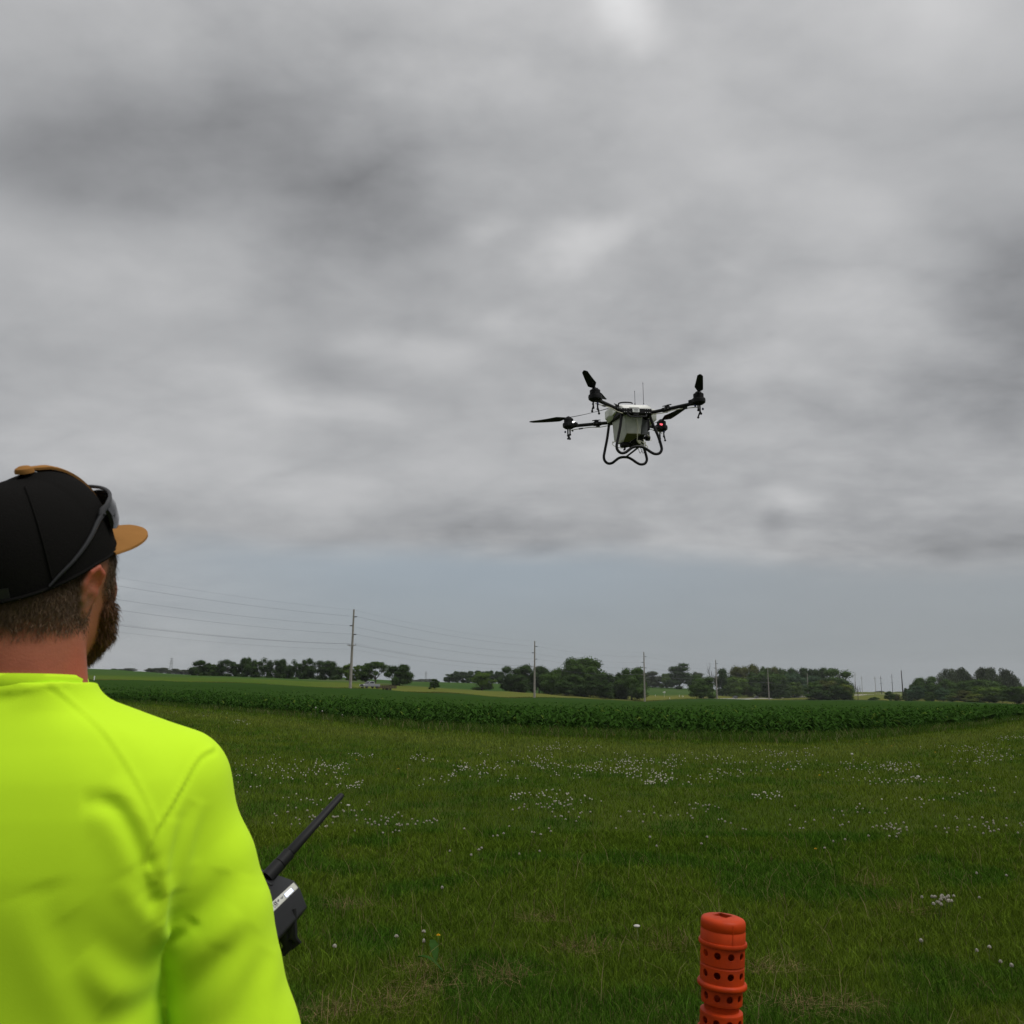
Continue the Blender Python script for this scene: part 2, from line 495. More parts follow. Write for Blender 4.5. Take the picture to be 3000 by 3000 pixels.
# ------------------------------------------------------------------ road
def build_road():
    pts = [(112, 498), (138, 543), (165, 590), (236, 690), (300, 780), (395, 905), (520, 1010)]
    c = catmull(pts, 14); c = np.array(c)
    d = np.gradient(c, axis=0); d /= np.linalg.norm(d, axis=1)[:, None]; n = np.stack([d[:, 1], -d[:, 0]], 1)
    def strip(name, offs, zoff, m, parent=None):
        vs = []; 
        for o in offs:
            q = c + n * o; vs.append(np.column_stack([q, np.maximum(ground_z(q[:, 0], q[:, 1]), ground_z(c[:, 0], c[:, 1])) * (abs(o) < 5.3) + ground_z(q[:, 0], q[:, 1]) * (abs(o) >= 5.3) + zoff + (0.14 if abs(o) < 5.3 else -0.6)]))
        k = len(offs); N = len(c); v = np.stack(vs, 1).reshape(-1, 3)
        i = np.arange(N - 1)[:, None]; j = np.arange(k - 1)[None]
        f = np.stack([i * k + j, i * k + j + 1, (i + 1) * k + j + 1, (i + 1) * k + j], -1).reshape(-1, 4)
        return link(name, np_mesh(name, v, f, [m]), parent)
    r = tag(strip('road', [-7.2, -5.0, -1.7, 1.7, 5.0, 7.2], 0.0, mat('pale_concrete_road', (0.30, 0.285, 0.26), rough=0.9, var=0.15, vscale=0.4)), kind='structure')
    strip('centre_line', [-0.09, 0.09], 0.006, mat('yellow_road_paint', (0.55, 0.36, 0.04)), r)
    strip('edge_line', [-3.9, -3.76], 0.006, mat('white_road_paint', (0.7, 0.7, 0.68)), r)
    strip('edge_line', [3.76, 3.9], 0.006, MATS['white_road_paint'], r)


build_road()


# ------------------------------------------------------------------ lawn grass (uncountable)
def blades(n, x, y, h, w, tint, flat, levels):
    """n grass blades; returns verts, faces, colours"""
    yaw = rng.random(n) * 2 * np.pi; la = rng.random(n) * 2 * np.pi
    lean = (0.15 + 1.15 * rng.random(n) ** 1.4) * h + flat * h
    up = np.where(flat > 0.8, 0.25, 1.0)
    bx, by = np.cos(yaw) * w / 2, np.sin(yaw) * w / 2
    lx, ly = np.cos(la) * lean, np.sin(la) * lean
    z0 = ground_z(x, y) - 0.004
    if levels == 2:
        v = np.stack([np.stack([x - bx, y - by, z0], -1), np.stack([x + bx, y + by, z0], -1),
                      np.stack([x - bx * .8 + lx * .32, y - by * .8 + ly * .32, z0 + h * up * .58], -1),
                      np.stack([x + bx * .8 + lx * .32, y + by * .8 + ly * .32, z0 + h * up * .58], -1),
                      np.stack([x + lx, y + ly, z0 + h * up], -1)], 1)
        o = np.arange(n)[:, None] * 5
        return v.reshape(-1, 3), np.vstack([o + [0, 1, 2], o + [1, 3, 2], o + [2, 3, 4]]), np.repeat(tint, 5, 0)
    v = np.stack([np.stack([x - bx, y - by, z0], -1), np.stack([x + bx, y + by, z0], -1), np.stack([x + lx * .8, y + ly * .8, z0 + h * up], -1)], 1)
    return v.reshape(-1, 3), np.arange(n)[:, None] * 3 + [0, 1, 2], np.repeat(tint, 3, 0)


def grass_points(n, y0, y1, pw=1.0):
    """random lawn points inside the view wedge, at depth y0..y1, in front of the corn"""
    y = (y0 ** 2 + (y1 ** 2 - y0 ** 2) * rng.random(n)) ** 0.5
    x = (rng.random(n) * 2 - 1) * 0.72 * y
    k = y < front_y(px_of(x, y)) + 0.6
    return x[k], y[k]


def grass_look(x, y, dry_gain=1.0):
    n = len(x)
    big = fbm(x * 0.35 + 30, y * 0.35 + 30, 21); mid = fbm(x * 1.6 + 10, y * 1.6 + 50, 22); sm = fbm(x * 6 + 3, y * 6 + 9, 23, 2)
    near = np.clip((8.5 - y) / 4.5, 0, 1)
    dryp = np.clip((mid * 0.5 + sm * 0.5 - 0.56 + near * 0.05) * 6, 0, 1) * (0.25 + 0.45 * near) * dry_gain
    g = np.array((0.066, 0.122, 0.010)) * (1 - big[:, None]) + np.array((0.122, 0.162, 0.016)) * big[:, None]
    lush = np.clip((mid - 0.48) * 6, 0, 1)[:, None]
    g = g * (1 - lush * .7) + np.array((0.034, 0.100, 0.009)) * lush * .7
    # a lusher dark green band where the clover grows and a paler strip before the crop
    fr = front_y(px_of(x, y)); pale = np.exp(-((y / fr - 0.80) / 0.09) ** 2)[:, None] * 0.85
    g = g * (1 - pale) + np.array((0.140, 0.175, 0.028)) * pale
    g = g * (0.55 + 0.95 * rng.random((n, 1)))
    dry = rng.random(n) < (0.025 + 0.20 * dryp)
    g[dry] = np.array((0.165, 0.140, 0.055)) * (0.6 + 0.8 * rng.random((dry.sum(), 1)))
    h = 0.022 + 0.044 * rng.random(n) + 0.05 * np.clip(sm - 0.42, 0, 1) * 1.6 + 0.05 * (rng.random(n) < 0.03)
    flat = np.where(dry & (rng.random(n) < 0.6), 0.9, 0.0)
    return g, h, flat


def build_grass():
    V, Fc, Cc = [], [], []; off = 0
    for n, y0, y1, lv, e in ((330000, 3.3, 9.5, 2, 1.5), (420000, 8.6, 70, 1, 2.1)):
        q = rng.random(n); k = 2 - e            # density falls as depth ** -e, blades widen to match
        y = (y0 ** k + (y1 ** k - y0 ** k) * q) ** (1 / k)
        x = (rng.random(n) * 2 - 1) * 0.72 * y
        ok = y < front_y(px_of(x, y)) + 0.6; x, y = x[ok], y[ok]
        g, h, flat = grass_look(x, y)
        w = 0.0040 * (np.maximum(y, 4) / 5) ** 1.0; hs = 1.0 + 0.35 * np.clip((y - 8) / 25, 0, 1)
        v, f, c = blades(len(x), x, y, h * hs, w * (0.6 + 0.8 * rng.random(len(x))), g, flat, lv)
        V.append(v); Fc.append(f + off); Cc.append(c); off += len(v)
    # loose straw in thin swaths near the camera
    spots = [_ground_at(*p)[:2] for p in ((1710, 2790), (1235, 2915), (1130, 2960), (2560, 2600), (1030, 2665), (1480, 2870), (2330, 2960), (2480, 2960), (1220, 2850), (2650, 2680), (940, 2990), (1950, 2780), (2250, 2850), (1600, 2700))]
    for sx, sy in spots:
        n = 130; a = rng.normal(0, 1, (n, 2)); x, y = sx + a[:, 0] * 0.09, sy + a[:, 1] * 0.06
        c = np.array((0.25, 0.185, 0.085)) * (0.5 + 0.8 * rng.random((n, 1)))
        v, f, c = blades(n, x, y, 0.05 + 0.10 * rng.random(n), 0.003 * np.ones(n), c, np.where(rng.random(n) < .8, 1.2, 0), 2)
        v[:, 2] += 0.02
        V.append(v); Fc.append(f + off); Cc.append(c); off += len(v)
    # scattered tall dry stalks
    n = 1500; x, y = grass_points(n, 3.3, 9.0); n = len(x)
    c = np.array((0.23, 0.19, 0.09)) * (0.5 + 0.8 * rng.random((n, 1)))
    v, f, c = blades(n, x, y, 0.10 + 0.13 * rng.random(n), 0.0026 * np.ones(n), c, 0.3 * rng.random(n), 2)
    V.append(v); Fc.append(f + off); Cc.append(c); off += len(v)
    # rank grass along the edge of the crop
    n = 30000; px = 300 + 3000 * rng.random(n); fy = front_y(px); y = fy + rng.normal(-0.1, 0.6, n); x = (px - 1500) / KX * y
    c = np.array((0.058, 0.110, 0.014)) * (0.6 + 0.8 * rng.random((n, 1))); dr = rng.random(n) < 0.12
    c[dr] = np.array((0.19, 0.165, 0.08)) * (0.6 + 0.7 * rng.random((dr.sum(), 1)))
    v, f, c = blades(n, x, y, 0.12 + 0.22 * rng.random(n) ** 2, 0.013 * np.ones(n), c, 0 * y, 2)
    V.append(v); Fc.append(f + off); Cc.append(c); off += len(v)
    m = mat('grass_blade', (0.06, 0.09, 0.02), rough=0.6, spec=0.0, attr='tint', trans=0.25)
    me = np_mesh('lawn_grass', np.vstack(V), np.vstack(Fc), [m], colors=np.vstack(Cc), smooth=False)
    tag(link('lawn_grass', me), kind='stuff')


build_grass()


def build_verge_grass():
    """tall rough grass between the crop and the road, far away"""
    n = 42000; px = 100 + 2500 * rng.random(n); ry = far_y(px)
    y = ry * (1.0 + 0.06 * rng.random(n)); x = (px - 1500) / KX * y
    hgt = (0.25 + 0.35 * rng.random(n)) * (0.7 + 0.6 * fbm(x * .05 + 70, y * .05 + 70, 31))
    t = fbm(x * .03 + 70, y * .08 + 70, 33)[:, None]
    c = (np.array((0.080, 0.112, 0.018)) * (1 - t) + np.array((0.145, 0.138, 0.038)) * t) * (0.7 + 0.5 * rng.random((n, 1)))
    v, f, c = blades(n, x, y, hgt, 0.30 * np.ones(n), c, 0 * y, 1)
    tag(link('verge_grass', np_mesh('verge_grass', v, f, [MATS['grass_blade']], colors=c, smooth=False)), kind='stuff')


build_verge_grass()


# ------------------------------------------------------------------ corn crop (uncountable)
ROW_AZ = math.radians(34)


def corn_leaves(x, y, z, nleaf, seg, size, width):
    n = len(x); V, Fc, Cc = [], [], []; off = 0
    plane = rng.random(n) * np.pi
    hp = (0.72 + 0.33 * rng.random(n)) * (0.62 + 0.38 * np.clip((y - front_y(px_of(x, y))) / 2.2, 0, 1))
    for k in range(nleaf):
        f = (k + 0.5) / nleaf
        a = plane + np.pi * k + rng.normal(0, 0.45, n)
        L = size * (0.42 + 0.40 * math.sin(math.pi * (0.25 + 0.6 * f))) * (0.8 + 0.4 * rng.random(n)) * hp
        h0 = (0.10 + 0.42 * f) * hp; rise = (0.62 + 0.5 * f) + rng.normal(0, 0.12, n); drop = 0.85 + 0.5 * rng.random(n)
        tw = rng.normal(0, 0.5, n)
        ca, sa = np.cos(a), np.sin(a)
        base = np.array((0.031, 0.074, 0.012)) * (0.50 + 0.7 * rng.random((n, 1)))
        yl = rng.random(n) < 0.02; base[yl] = np.array((0.080, 0.120, 0.018))
        st = []
        for j in range(seg + 1):
            s = j / seg
            d = L * s * (0.95 - 0.15 * s); hh = h0 + L * (rise * s - drop * s * s)
            w = width * (0.35 + 0.65 * math.sin(math.pi * min(s * 1.15 + 0.12, 1.0))) * (1 if j < seg else 0.12)
            t2 = tw * s
            nx, ny, nz = -sa * np.cos(t2) * w / 2, ca * np.cos(t2) * w / 2, np.sin(t2) * w / 2
            cx, cy, cz = x + ca * d, y + sa * d, z + hh
            st.append(np.stack([cx - nx, cy - ny, cz - nz], -1)); st.append(np.stack([cx + nx, cy + ny, cz + nz], -1))
        v = np.stack(st, 1); m = 2 * (seg + 1)
        o = np.arange(n)[:, None] * m + off
        for j in range(seg): Fc.append(o + [2 * j, 2 * j + 1, 2 * j + 3, 2 * j + 2])
        V.append(v.reshape(-1, 3)); Cc.append(np.repeat(base, m, 0)); off += n * m
    return np.vstack(V), np.vstack(Fc), np.vstack(Cc)


def corn_grid(y0, y1, keep, spacing=0.18, row=0.76):
    u = np.array((math.sin(ROW_AZ), math.cos(ROW_AZ))); w = np.array((math.cos(ROW_AZ), -math.sin(ROW_AZ)))
    ext = y1 * 1.25
    a = np.arange(-ext, ext * 1.6, spacing); b = np.arange(-ext * 1.3, ext, row)
    A, B = np.meshgrid(a, b, indexing='ij'); A = A.ravel(); B = B.ravel()
    # thin before jitter to save time
    k = rng.random(len(A)) < keep
    A = A[k] + rng.normal(0, spacing * 0.3, k.sum()); B = B[k] + rng.normal(0, 0.03, k.sum())
    x = A * u[0] + B * w[0]; y = A * u[1] + B * w[1]
    k = (y > 15) & (y < y1); x, y = x[k], y[k]; px = px_of(x, y)
    k = (px > -420) & (px < 3250) & (y < far_y(px)); x, y, px = x[k], y[k], px[k]
    d = y - front_y(px) - 1.5 * (fbm(x * 0.45 + 60, y * 0.45 + 60, 47, 3) - 0.35) * np.clip(1 - (y - front_y(px)) / 6, 0, 1)
    return x, y, d


def build_corn():
    V, Fc, Cc = [], [], []; off = 0
    def put(v, f, c):
        nonlocal off
        V.append(v); Fc.append(f + off); Cc.append(c); off += len(v)
    x, y, d = corn_grid(15, 66, 1.0); k = (d > 0) & (d < 15)
    put(*corn_leaves(x[k], y[k], ground_z(x[k], y[k]), 7, 4, 0.72, 0.075))
    x, y, d = corn_grid(30, 110, 0.55); k = (d >= 15) & (d < 52)
    put(*corn_leaves(x[k], y[k], ground_z(x[k], y[k]), 5, 2, 0.78, 0.095))
    x, y, d = corn_grid(60, 560, 0.22, spacing=0.9, row=0.76 * 3); k = (d >= 52)
    put(*corn_leaves(x[k], y[k], ground_z(x[k], y[k]) + 0.14, 3, 1, 0.8, 0.24))
    # closed leaf canopy far from the camera
    pxs = np.linspace(-420, 3250, 460); tt = np.linspace(0, 1, 120) ** 1.6
    PX, T = np.meshgrid(pxs, tt, indexing='ij')
    fy = front_y(PX) + 3.0; Y = fy + (far_y(PX) - fy) * T; X = (PX - 1500) / KX * Y
    n = fbm(X * 0.7 + 80, Y * 0.7 + 80, 41, 3)
    Z = ground_z(X, Y) + 0.30 + 0.30 * np.clip((Y - fy) / 30, 0, 1) + (n - 0.5) * 0.25
    v = np.stack([X, Y, Z], -1).reshape(-1, 3); nt = len(tt)
    i = np.arange(len(pxs) - 1)[:, None]; j = np.arange(nt - 1)[None]
    f = np.stack([i * nt + j, (i + 1) * nt + j, (i + 1) * nt + j + 1, i * nt + j + 1], -1).reshape(-1, 4)
    big = fbm(X * 0.03 + 20, Y * 0.03 + 20, 43)
    c = (np.array((0.028, 0.064, 0.012)) * (1 - big[..., None]) + np.array((0.037, 0.075, 0.016)) * big[..., None]).reshape(-1, 3)
    put(v, f, c)
    m = mat('corn_leaf', (0.03, 0.07, 0.02), rough=0.6, spec=0.0, attr='tint', trans=0.2)
    tag(link('corn_crop', np_mesh('corn_crop', np.vstack(V), np.vstack(Fc), [m], colors=np.vstack(Cc), smooth=False)), kind='stuff')


build_corn()
# ------------------------------------------------------------------ trees
LEAF = mat('tree_leaf', (0.05, 0.08, 0.03), rough=0.7, spec=0.0, attr='tint', objcolor=True, trans=0.2)
BARK = mat('tree_bark', (0.075, 0.062, 0.050), rough=0.95, spec=0.05, var=0.4, vscale=3)


def ico(sub=1):
    bm = bmesh.new(); bmesh.ops.create_icosphere(bm, subdivisions=sub, radius=1)
    v = np.array([p.co[:] for p in bm.verts]); f = np.array([[q.index for q in p.verts] for p in bm.faces]); bm.free()
    return v, f


ICO_V, ICO_F = ico(1)


def crown_mesh(name, seed, kind):
    """crown 1 high and about 1 wide (half width 0.5), made of leaf clumps"""
    g = np.random.default_rng(seed); lobes = []
    if kind == 'round':
        for i in range(22):
            a = g.random() * 6.28; zz = g.uniform(0.10, 0.88); r = 0.40 * max(0.05, 1 - ((zz - 0.40) / 0.60) ** 2) ** .8 * g.uniform(0.5, 1)
            lobes.append((r * math.cos(a), r * math.sin(a), zz, g.uniform(0.13, 0.2), g.uniform(0.12, 0.19)))
        lobes.append((0, 0, 0.45, 0.32, 0.40))
    elif kind == 'oval':
        for i in range(17):
            a = g.random() * 6.28; zz = g.uniform(0.05, 0.9); r = 0.36 * max(0.05, 1 - ((zz - 0.38) / 0.62) ** 2) ** .8 * g.uniform(0.5, 1)
            lobes.append((r * math.cos(a), r * math.sin(a), zz, g.uniform(0.12, 0.2), g.uniform(0.08, 0.14)))
        lobes.append((0, 0, 0.45, 0.26, 0.4))
    elif kind == 'open':       # ragged crown with gaps low down
        for i in range(16):
            a = g.random() * 6.28; zz = g.uniform(0.34, 0.9); r = g.uniform(0.1, 0.36) * (1.1 - abs(zz - 0.6))
            lobes.append((r * math.cos(a), r * math.sin(a), zz, g.uniform(0.12, 0.2), g.uniform(0.09, 0.15)))
        for i in range(9):
            a = g.random() * 6.28; q = g.uniform(0.2, 0.4); lobes.append((q * math.cos(a), q * math.sin(a), g.uniform(0.06, 0.32), 0.13, 0.11))
    elif kind == 'spread':     # wide vase-shaped crown with arching limbs
        for i in range(20):
            a = g.random() * 6.28; r = g.uniform(0.05, 0.42); zz = 0.86 - 1.3 * r * r + g.uniform(-0.14, 0.03)
            lobes.append((r * math.cos(a), r * math.sin(a), zz, g.uniform(0.10, 0.16), g.uniform(0.06, 0.10)))
        for i in range(9):
            a = g.random() * 6.28; lobes.append((0.42 * math.cos(a), 0.42 * math.sin(a), g.uniform(0.36, 0.55), 0.09, 0.09))
    elif kind == 'bush':
        for i in range(16):
            a = g.random() * 6.28; zz = g.uniform(0.08, 0.82); r = 0.40 * max(0.05, 1 - (zz / 0.98) ** 2) ** .75 * g.uniform(0.5, 1)
            lobes.append((r * math.cos(a), r * math.sin(a), zz, g.uniform(0.13, 0.2), g.uniform(0.11, 0.17)))
        lobes.append((0, 0, 0.35, 0.32, 0.36))
    elif kind == 'willow':     # upright feathery tops bent by the wind
        for i in range(20):
            a = g.random() * 6.28; zz = g.uniform(0.15, 0.88); r = 0.34 * (1.05 - 0.55 * zz) * g.uniform(0.3, 1)
            lobes.append((r * math.cos(a) + 0.10 * zz, r * math.sin(a), zz, g.uniform(0.07, 0.12), g.uniform(0.13, 0.2)))
        lobes.append((0, 0, 0.4, 0.22, 0.36))
    elif kind == 'conifer':
        for i in range(24):
            zz = 0.05 + 0.9 * i / 24; a = i * 2.4; r = 0.30 * (1 - zz)
            lobes.append((r * math.cos(a), r * math.sin(a), zz, 0.07 + 0.17 * (1 - zz), 0.06))
    V, Fc, Cc = [], [], []; off = 0
    for (x, y, z, rx, rz) in lobes:
        t = g.uniform(0.82, 1.2)
        jit = 1 + 0.22 * (g.random((len(ICO_V), 1)) - 0.5)
        v = ICO_V * jit * np.array((rx, rx, rz)) * (0.74 if kind not in ('open', 'spread', 'willow') else 0.45) + (x, y, z)
        V.append(v); Fc.append(ICO_F + off); Cc.append(np.full((len(v), 3), 0.85 * t)); off += len(v)
        n = int(200 + 2000 * rx * rz * (2.2 if kind in ('open', 'spread') else 1.6))
        d = g.normal(0, 1, (n, 3)); d /= np.linalg.norm(d, axis=1)[:, None]
        c = d * np.array((rx, rx, rz)) * g.uniform(0.62, 1.08, (n, 1)) + (x, y, z)
        e1 = g.normal(0, 1, (n, 3)); e1 /= np.linalg.norm(e1, axis=1)[:, None]
        e2 = np.cross(d + 0.6 * g.normal(0, 1, (n, 3)), e1); e2 /= np.linalg.norm(e2, axis=1)[:, None]
        s = g.uniform(0.009, 0.021, (n, 1))
        if kind == 'willow': e1 = np.array((0.25, 0, 1.0)) + 0.35 * e1; s = s * 0.85
        a = 1.6 if kind == 'willow' else 1.0
        q = np.stack([c - e1 * s * a, c + e2 * s * 0.8, c + e1 * s * a, c - e2 * s * 0.8], 1)
        q[..., 2] = np.maximum(q[..., 2], 0.0)
        o = np.arange(n)[:, None] * 4 + off
        V.append(q.reshape(-1, 3)); Fc.append(np.vstack([o + [0, 1, 2], o + [0, 2, 3]])); off += 4 * n
        Cc.append(np.repeat(t * g.uniform(0.62, 1.5, (n, 1)) * np.ones(3), 4, 0))
    v = np.vstack(V); v[:, 2] = np.maximum(v[:, 2], 0) / v[:, 2].max()
    v[:, :2] *= 0.5 / np.percentile(np.abs(v[:, :2]), 99)
    return np_mesh(name, v, np.vstack(Fc), [LEAF], colors=np.vstack(Cc), smooth=False)


def trunk_mesh(name, seed, kind):
    r = random.Random(seed); b = MB()
    h = {'bush': 0.35, 'conifer': 0.8}.get(kind, 0.6); w = 0.022 if kind != 'bush' else 0.014
    if kind == 'bare': h = 0.95
    def limb(p, d, L, w, lev):
        pts = [Vector(p)]; d = Vector(d).normalized()
        for i in range(3):
            d = (d + Vector((r.uniform(-.22, .22), r.uniform(-.22, .22), r.uniform(0, .2)))).normalized()
            pts.append(pts[-1] + d * L / 3)
        b.tube(pts, [w, w * .8, w * .6, w * .35], 5, cap=False)
        if lev:
            for i in range(3 if kind != 'bare' else 4):
                q = pts[r.choice((1, 2, 3))]
                limb(q, d + Vector((r.uniform(-1, 1), r.uniform(-1, 1), r.uniform(0, .6))), L * .58, w * .45, lev - 1)
    b.tube([(0, 0, -0.03), (0.005, 0, h * .15), (0.0, 0.01, h * .45), (0.01, 0, h)], [w * 1.6, w * 1.1, w, w * .4], 7, cap=False)
    for i in range(6 if kind != 'conifer' else 3):
        a = i * 1.05 + r.uniform(-.3, .3); z0 = h * r.uniform(.32, .8) * (0.6 if kind in ('spread',) else 1)
        limb((0, 0, z0), (math.cos(a), math.sin(a), 0.9 if kind != 'spread' else 1.3), 0.34 if kind != 'bare' else 0.42, w * .55, 1 if kind != 'bare' else 2)
    o = b.build('tmp', [BARK]); me = o.data; me.name = name; bpy.data.objects.remove(o)
    return me


CROWN = {}
for k_, seeds in (('round', (1, 2, 3, 4)), ('oval', (5, 6, 7)), ('open', (8, 9, 10)), ('spread', (11,)), ('bush', (12, 13, 14)), ('willow', (15, 16, 17)), ('conifer', (18,))):
    CROWN[k_] = [(crown_mesh('crown', s, k_), trunk_mesh('trunk', s, k_)) for s in seeds]
CROWN['bare'] = [(None, trunk_mesh('trunk', 30, 'bare'))]

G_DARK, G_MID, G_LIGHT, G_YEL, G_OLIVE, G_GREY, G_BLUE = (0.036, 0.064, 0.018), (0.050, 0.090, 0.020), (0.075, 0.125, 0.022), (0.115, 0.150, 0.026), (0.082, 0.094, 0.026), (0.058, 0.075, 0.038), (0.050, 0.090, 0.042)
_n = [0]


def tree(kind, px, top, w, Y, colr, label, name='broadleaf_tree', cat='tree', group=None, base=None, sink=0.0):
    _n[0] += 1; i = _n[0]
    p0 = P(px, 2000, Y); x = p0[0]; z = gz(x, Y)
    if base is not None: z = min(z, P(px, base, Y)[2]) if sink else z
    h = P(px, top, Y)[2] - z
    wid = w * Y / FPX * 1.24
    t = thing(name, label, cat, (x, Y, z), (0, 0, (i * 1.7) % 6.28), group)
    cm, tm = CROWN[kind][i % len(CROWN[kind])]
    sc = (wid * 1.12, wid * 1.12, h)
    o = link('trunk', tm, t); o.scale = (max(wid, h * .45), max(wid, h * .45), h)
    if cm is not None:
        c = link('crown', cm, t); c.scale = sc; c.color = (*colr, 1)
    return t


ROW = 'trees in the long row on the left rise'
for n_, (kd, px, top, w, c, lab) in enumerate([
    ('round', 583, 1932, 44, G_DARK, 'round tree at the outer end of the long row, nearest the man'),
    ('oval', 602, 1940, 28, G_DARK, 'second tree of the long row, counted from the man'),
    ('oval', 624, 1945, 30, G_MID, 'low tree of the long row, third from the man'),
    ('oval', 642, 1942, 26, G_DARK, 'fourth tree of the long row, counted from the man'),
    ('open', 665, 1930, 36, G_DARK, 'ragged tree with a sky gap under its crown, fifth in the long row'),
    ('oval', 686, 1937, 24, G_DARK, 'narrow tree, sixth in the long row from the man'),
    ('round', 722, 1923, 46, G_DARK, 'tall broad tree, seventh and highest in the first half of the long row'),
    ('oval', 745, 1931, 30, G_MID, 'eighth tree of the long row, beside the tall broad one'),
    ('open', 773, 1925, 44, G_DARK, 'open tree showing many stems, ninth in the long row'),
    ('open', 804, 1931, 36, G_DARK, 'tenth tree of the long row, with light between its stems'),
    ('round', 832, 1928, 38, G_DARK, 'eleventh tree of the long row, counted from the man'),
    ('open', 866, 1930, 34, G_DARK, 'twelfth tree of the long row, stems showing below'),
    ('round', 895, 1926, 38, G_DARK, 'thirteenth tree of the long row, one of the tallest'),
    ('open', 928, 1933, 38, G_DARK, 'fourteenth tree of the long row, thin underneath'),
    ('round', 974, 1934, 56, G_DARK, 'wide crowned tree in the long row just before the nearest power pole'),
]): tree(kd, px, top, w, 372, c, lab, group=ROW)
tree('oval', 1017, 1943, 34, 352, G_LIGHT, 'light green tree standing directly behind the nearest power pole')
tree('oval', 1044, 1946, 24, 350, G_LIGHT, 'slim light green tree between the nearest power pole and the spreading elm')
tree('round', 1069, 1944, 34, 352, G_MID, 'dark tree pressed against the near side of the spreading elm')
tree('spread', 1100, 1937, 70, 345, G_MID, 'spreading vase shaped elm with a bare trunk behind the pickup')
tree('round', 1170, 1943, 54, 310, G_DARK, 'single dark oak standing alone behind the flat trailer')
tree('bush', 1273, 1988, 24, 290, G_DARK, 'small round shrub alone at the edge of the valley field', name='shrub', cat='shrub')
FARG = 'far row of hazy trees on the horizon'
for px, top, w, lab in ((1318, 1972, 26, 'low hazy tree at the open end of the far row'), (1342, 1965, 34, 'second hazy tree of the far row'), (1371, 1964, 34, 'third hazy tree of the far row'),
                        (1402, 1963, 34, 'hazy far tree seen behind the small light green tree'), (1432, 1962, 34, 'hazy far tree on the wood side of the light green tree'), (1460, 1965, 36, 'hazy far tree touching the edge of the big dark wood')):
    tree('round', px, top, w, 720, G_DARK, lab, group=FARG)
tree('oval', 1413, 1968, 56, 395, G_LIGHT, 'light green rounded tree by itself before the far hazy row')
WOOD = 'trees of the wood around the second power pole'
for kd, px, top, w, Y, c, lab in (
    ('round', 1494, 1949, 54, 410, G_DARK, 'dark tree at the outer flank of the wood around the second power pole'),
    ('round', 1536, 1942, 58, 420, G_DARK, 'rounded dark tree just before the second power pole'),
    ('oval', 1520, 1975, 46, 396, G_DARK, 'low leafy tree under the rounded dark tree by the second pole'),
    ('round', 1580, 1947, 56, 420, G_DARK, 'broad tree directly behind the second power pole'),
    ('round', 1608, 1957, 46, 424, G_DARK, 'tree between the second power pole and the tallest crowns'),
    ('bush', 1615, 1968, 56, 396, G_MID, 'lighter leafy tree in front between the second pole and the tallest crowns'),
    ('round', 1660, 1923, 72, 412, G_MID, 'tall wide crown, the nearer of the two tallest trees of the wood'),
    ('round', 1722, 1920, 88, 415, G_MID, 'largest and highest domed tree of the wood behind the field'),
    ('oval', 1692, 1945, 60, 400, G_MID, 'tree filling the dip between the two tallest crowns'),
    ('bush', 1655, 1990, 60, 388, G_DARK, 'dark undergrowth tree below the nearer tall crown'),
    ('bush', 1730, 1992, 66, 388, G_DARK, 'dark undergrowth tree below the highest domed crown'),
    ('round', 1758, 1971, 50, 402, G_DARK, 'shorter tree on the slope after the highest domed crown'),
    ('oval', 1792, 1972, 44, 400, G_DARK, 'short tree beside the rounded tree that ends the wood'),
    ('bush', 1772, 2001, 50, 388, G_DARK, 'low bush at the foot of the short trees of the wood'),
    ('round', 1850, 1951, 78, 398, G_MID, 'full rounded tree that ends the wood before the third power pole'),
    ('oval', 1822, 1968, 42, 402, G_DARK, 'dark tree tucked against the rounded end tree of the wood'),
): tree(kd, px, top, w, Y, c, lab, group=WOOD)
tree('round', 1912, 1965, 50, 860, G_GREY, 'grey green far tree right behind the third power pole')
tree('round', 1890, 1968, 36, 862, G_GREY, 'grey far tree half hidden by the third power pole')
tree('round', 1953, 1970, 32, 850, G_LIGHT, 'yellow topped tree leaning on the tall dark tree on the ridge')
tree('oval', 1991, 1941, 54, 850, G_DARK, 'tall black green tree standing out on the ridge')
tree('oval', 2021, 1977, 28, 850, G_MID, 'low tree on the ridge just after the tall black green tree')
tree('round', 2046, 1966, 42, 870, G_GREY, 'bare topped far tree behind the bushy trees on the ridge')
tree('round', 2044, 1974, 36, 840, G_MID, 'mid green tree behind the bushy pair before the fourth pole')
tree('bush', 2060, 1979, 58, 470, G_MID, 'large bushy tree at the foot of the ridge before the fourth power pole')
tree('bush', 2040, 1993, 34, 466, G_MID, 'smaller bush joined to the large bushy tree before the fourth pole', name='shrub', cat='shrub')
tree('bare', 2086, 1962, 40, 480, G_DARK, 'bare dead tree with grey branches just before the fourth power pole', name='dead_tree')
GROVE = 'trees of the grove behind the three cars'
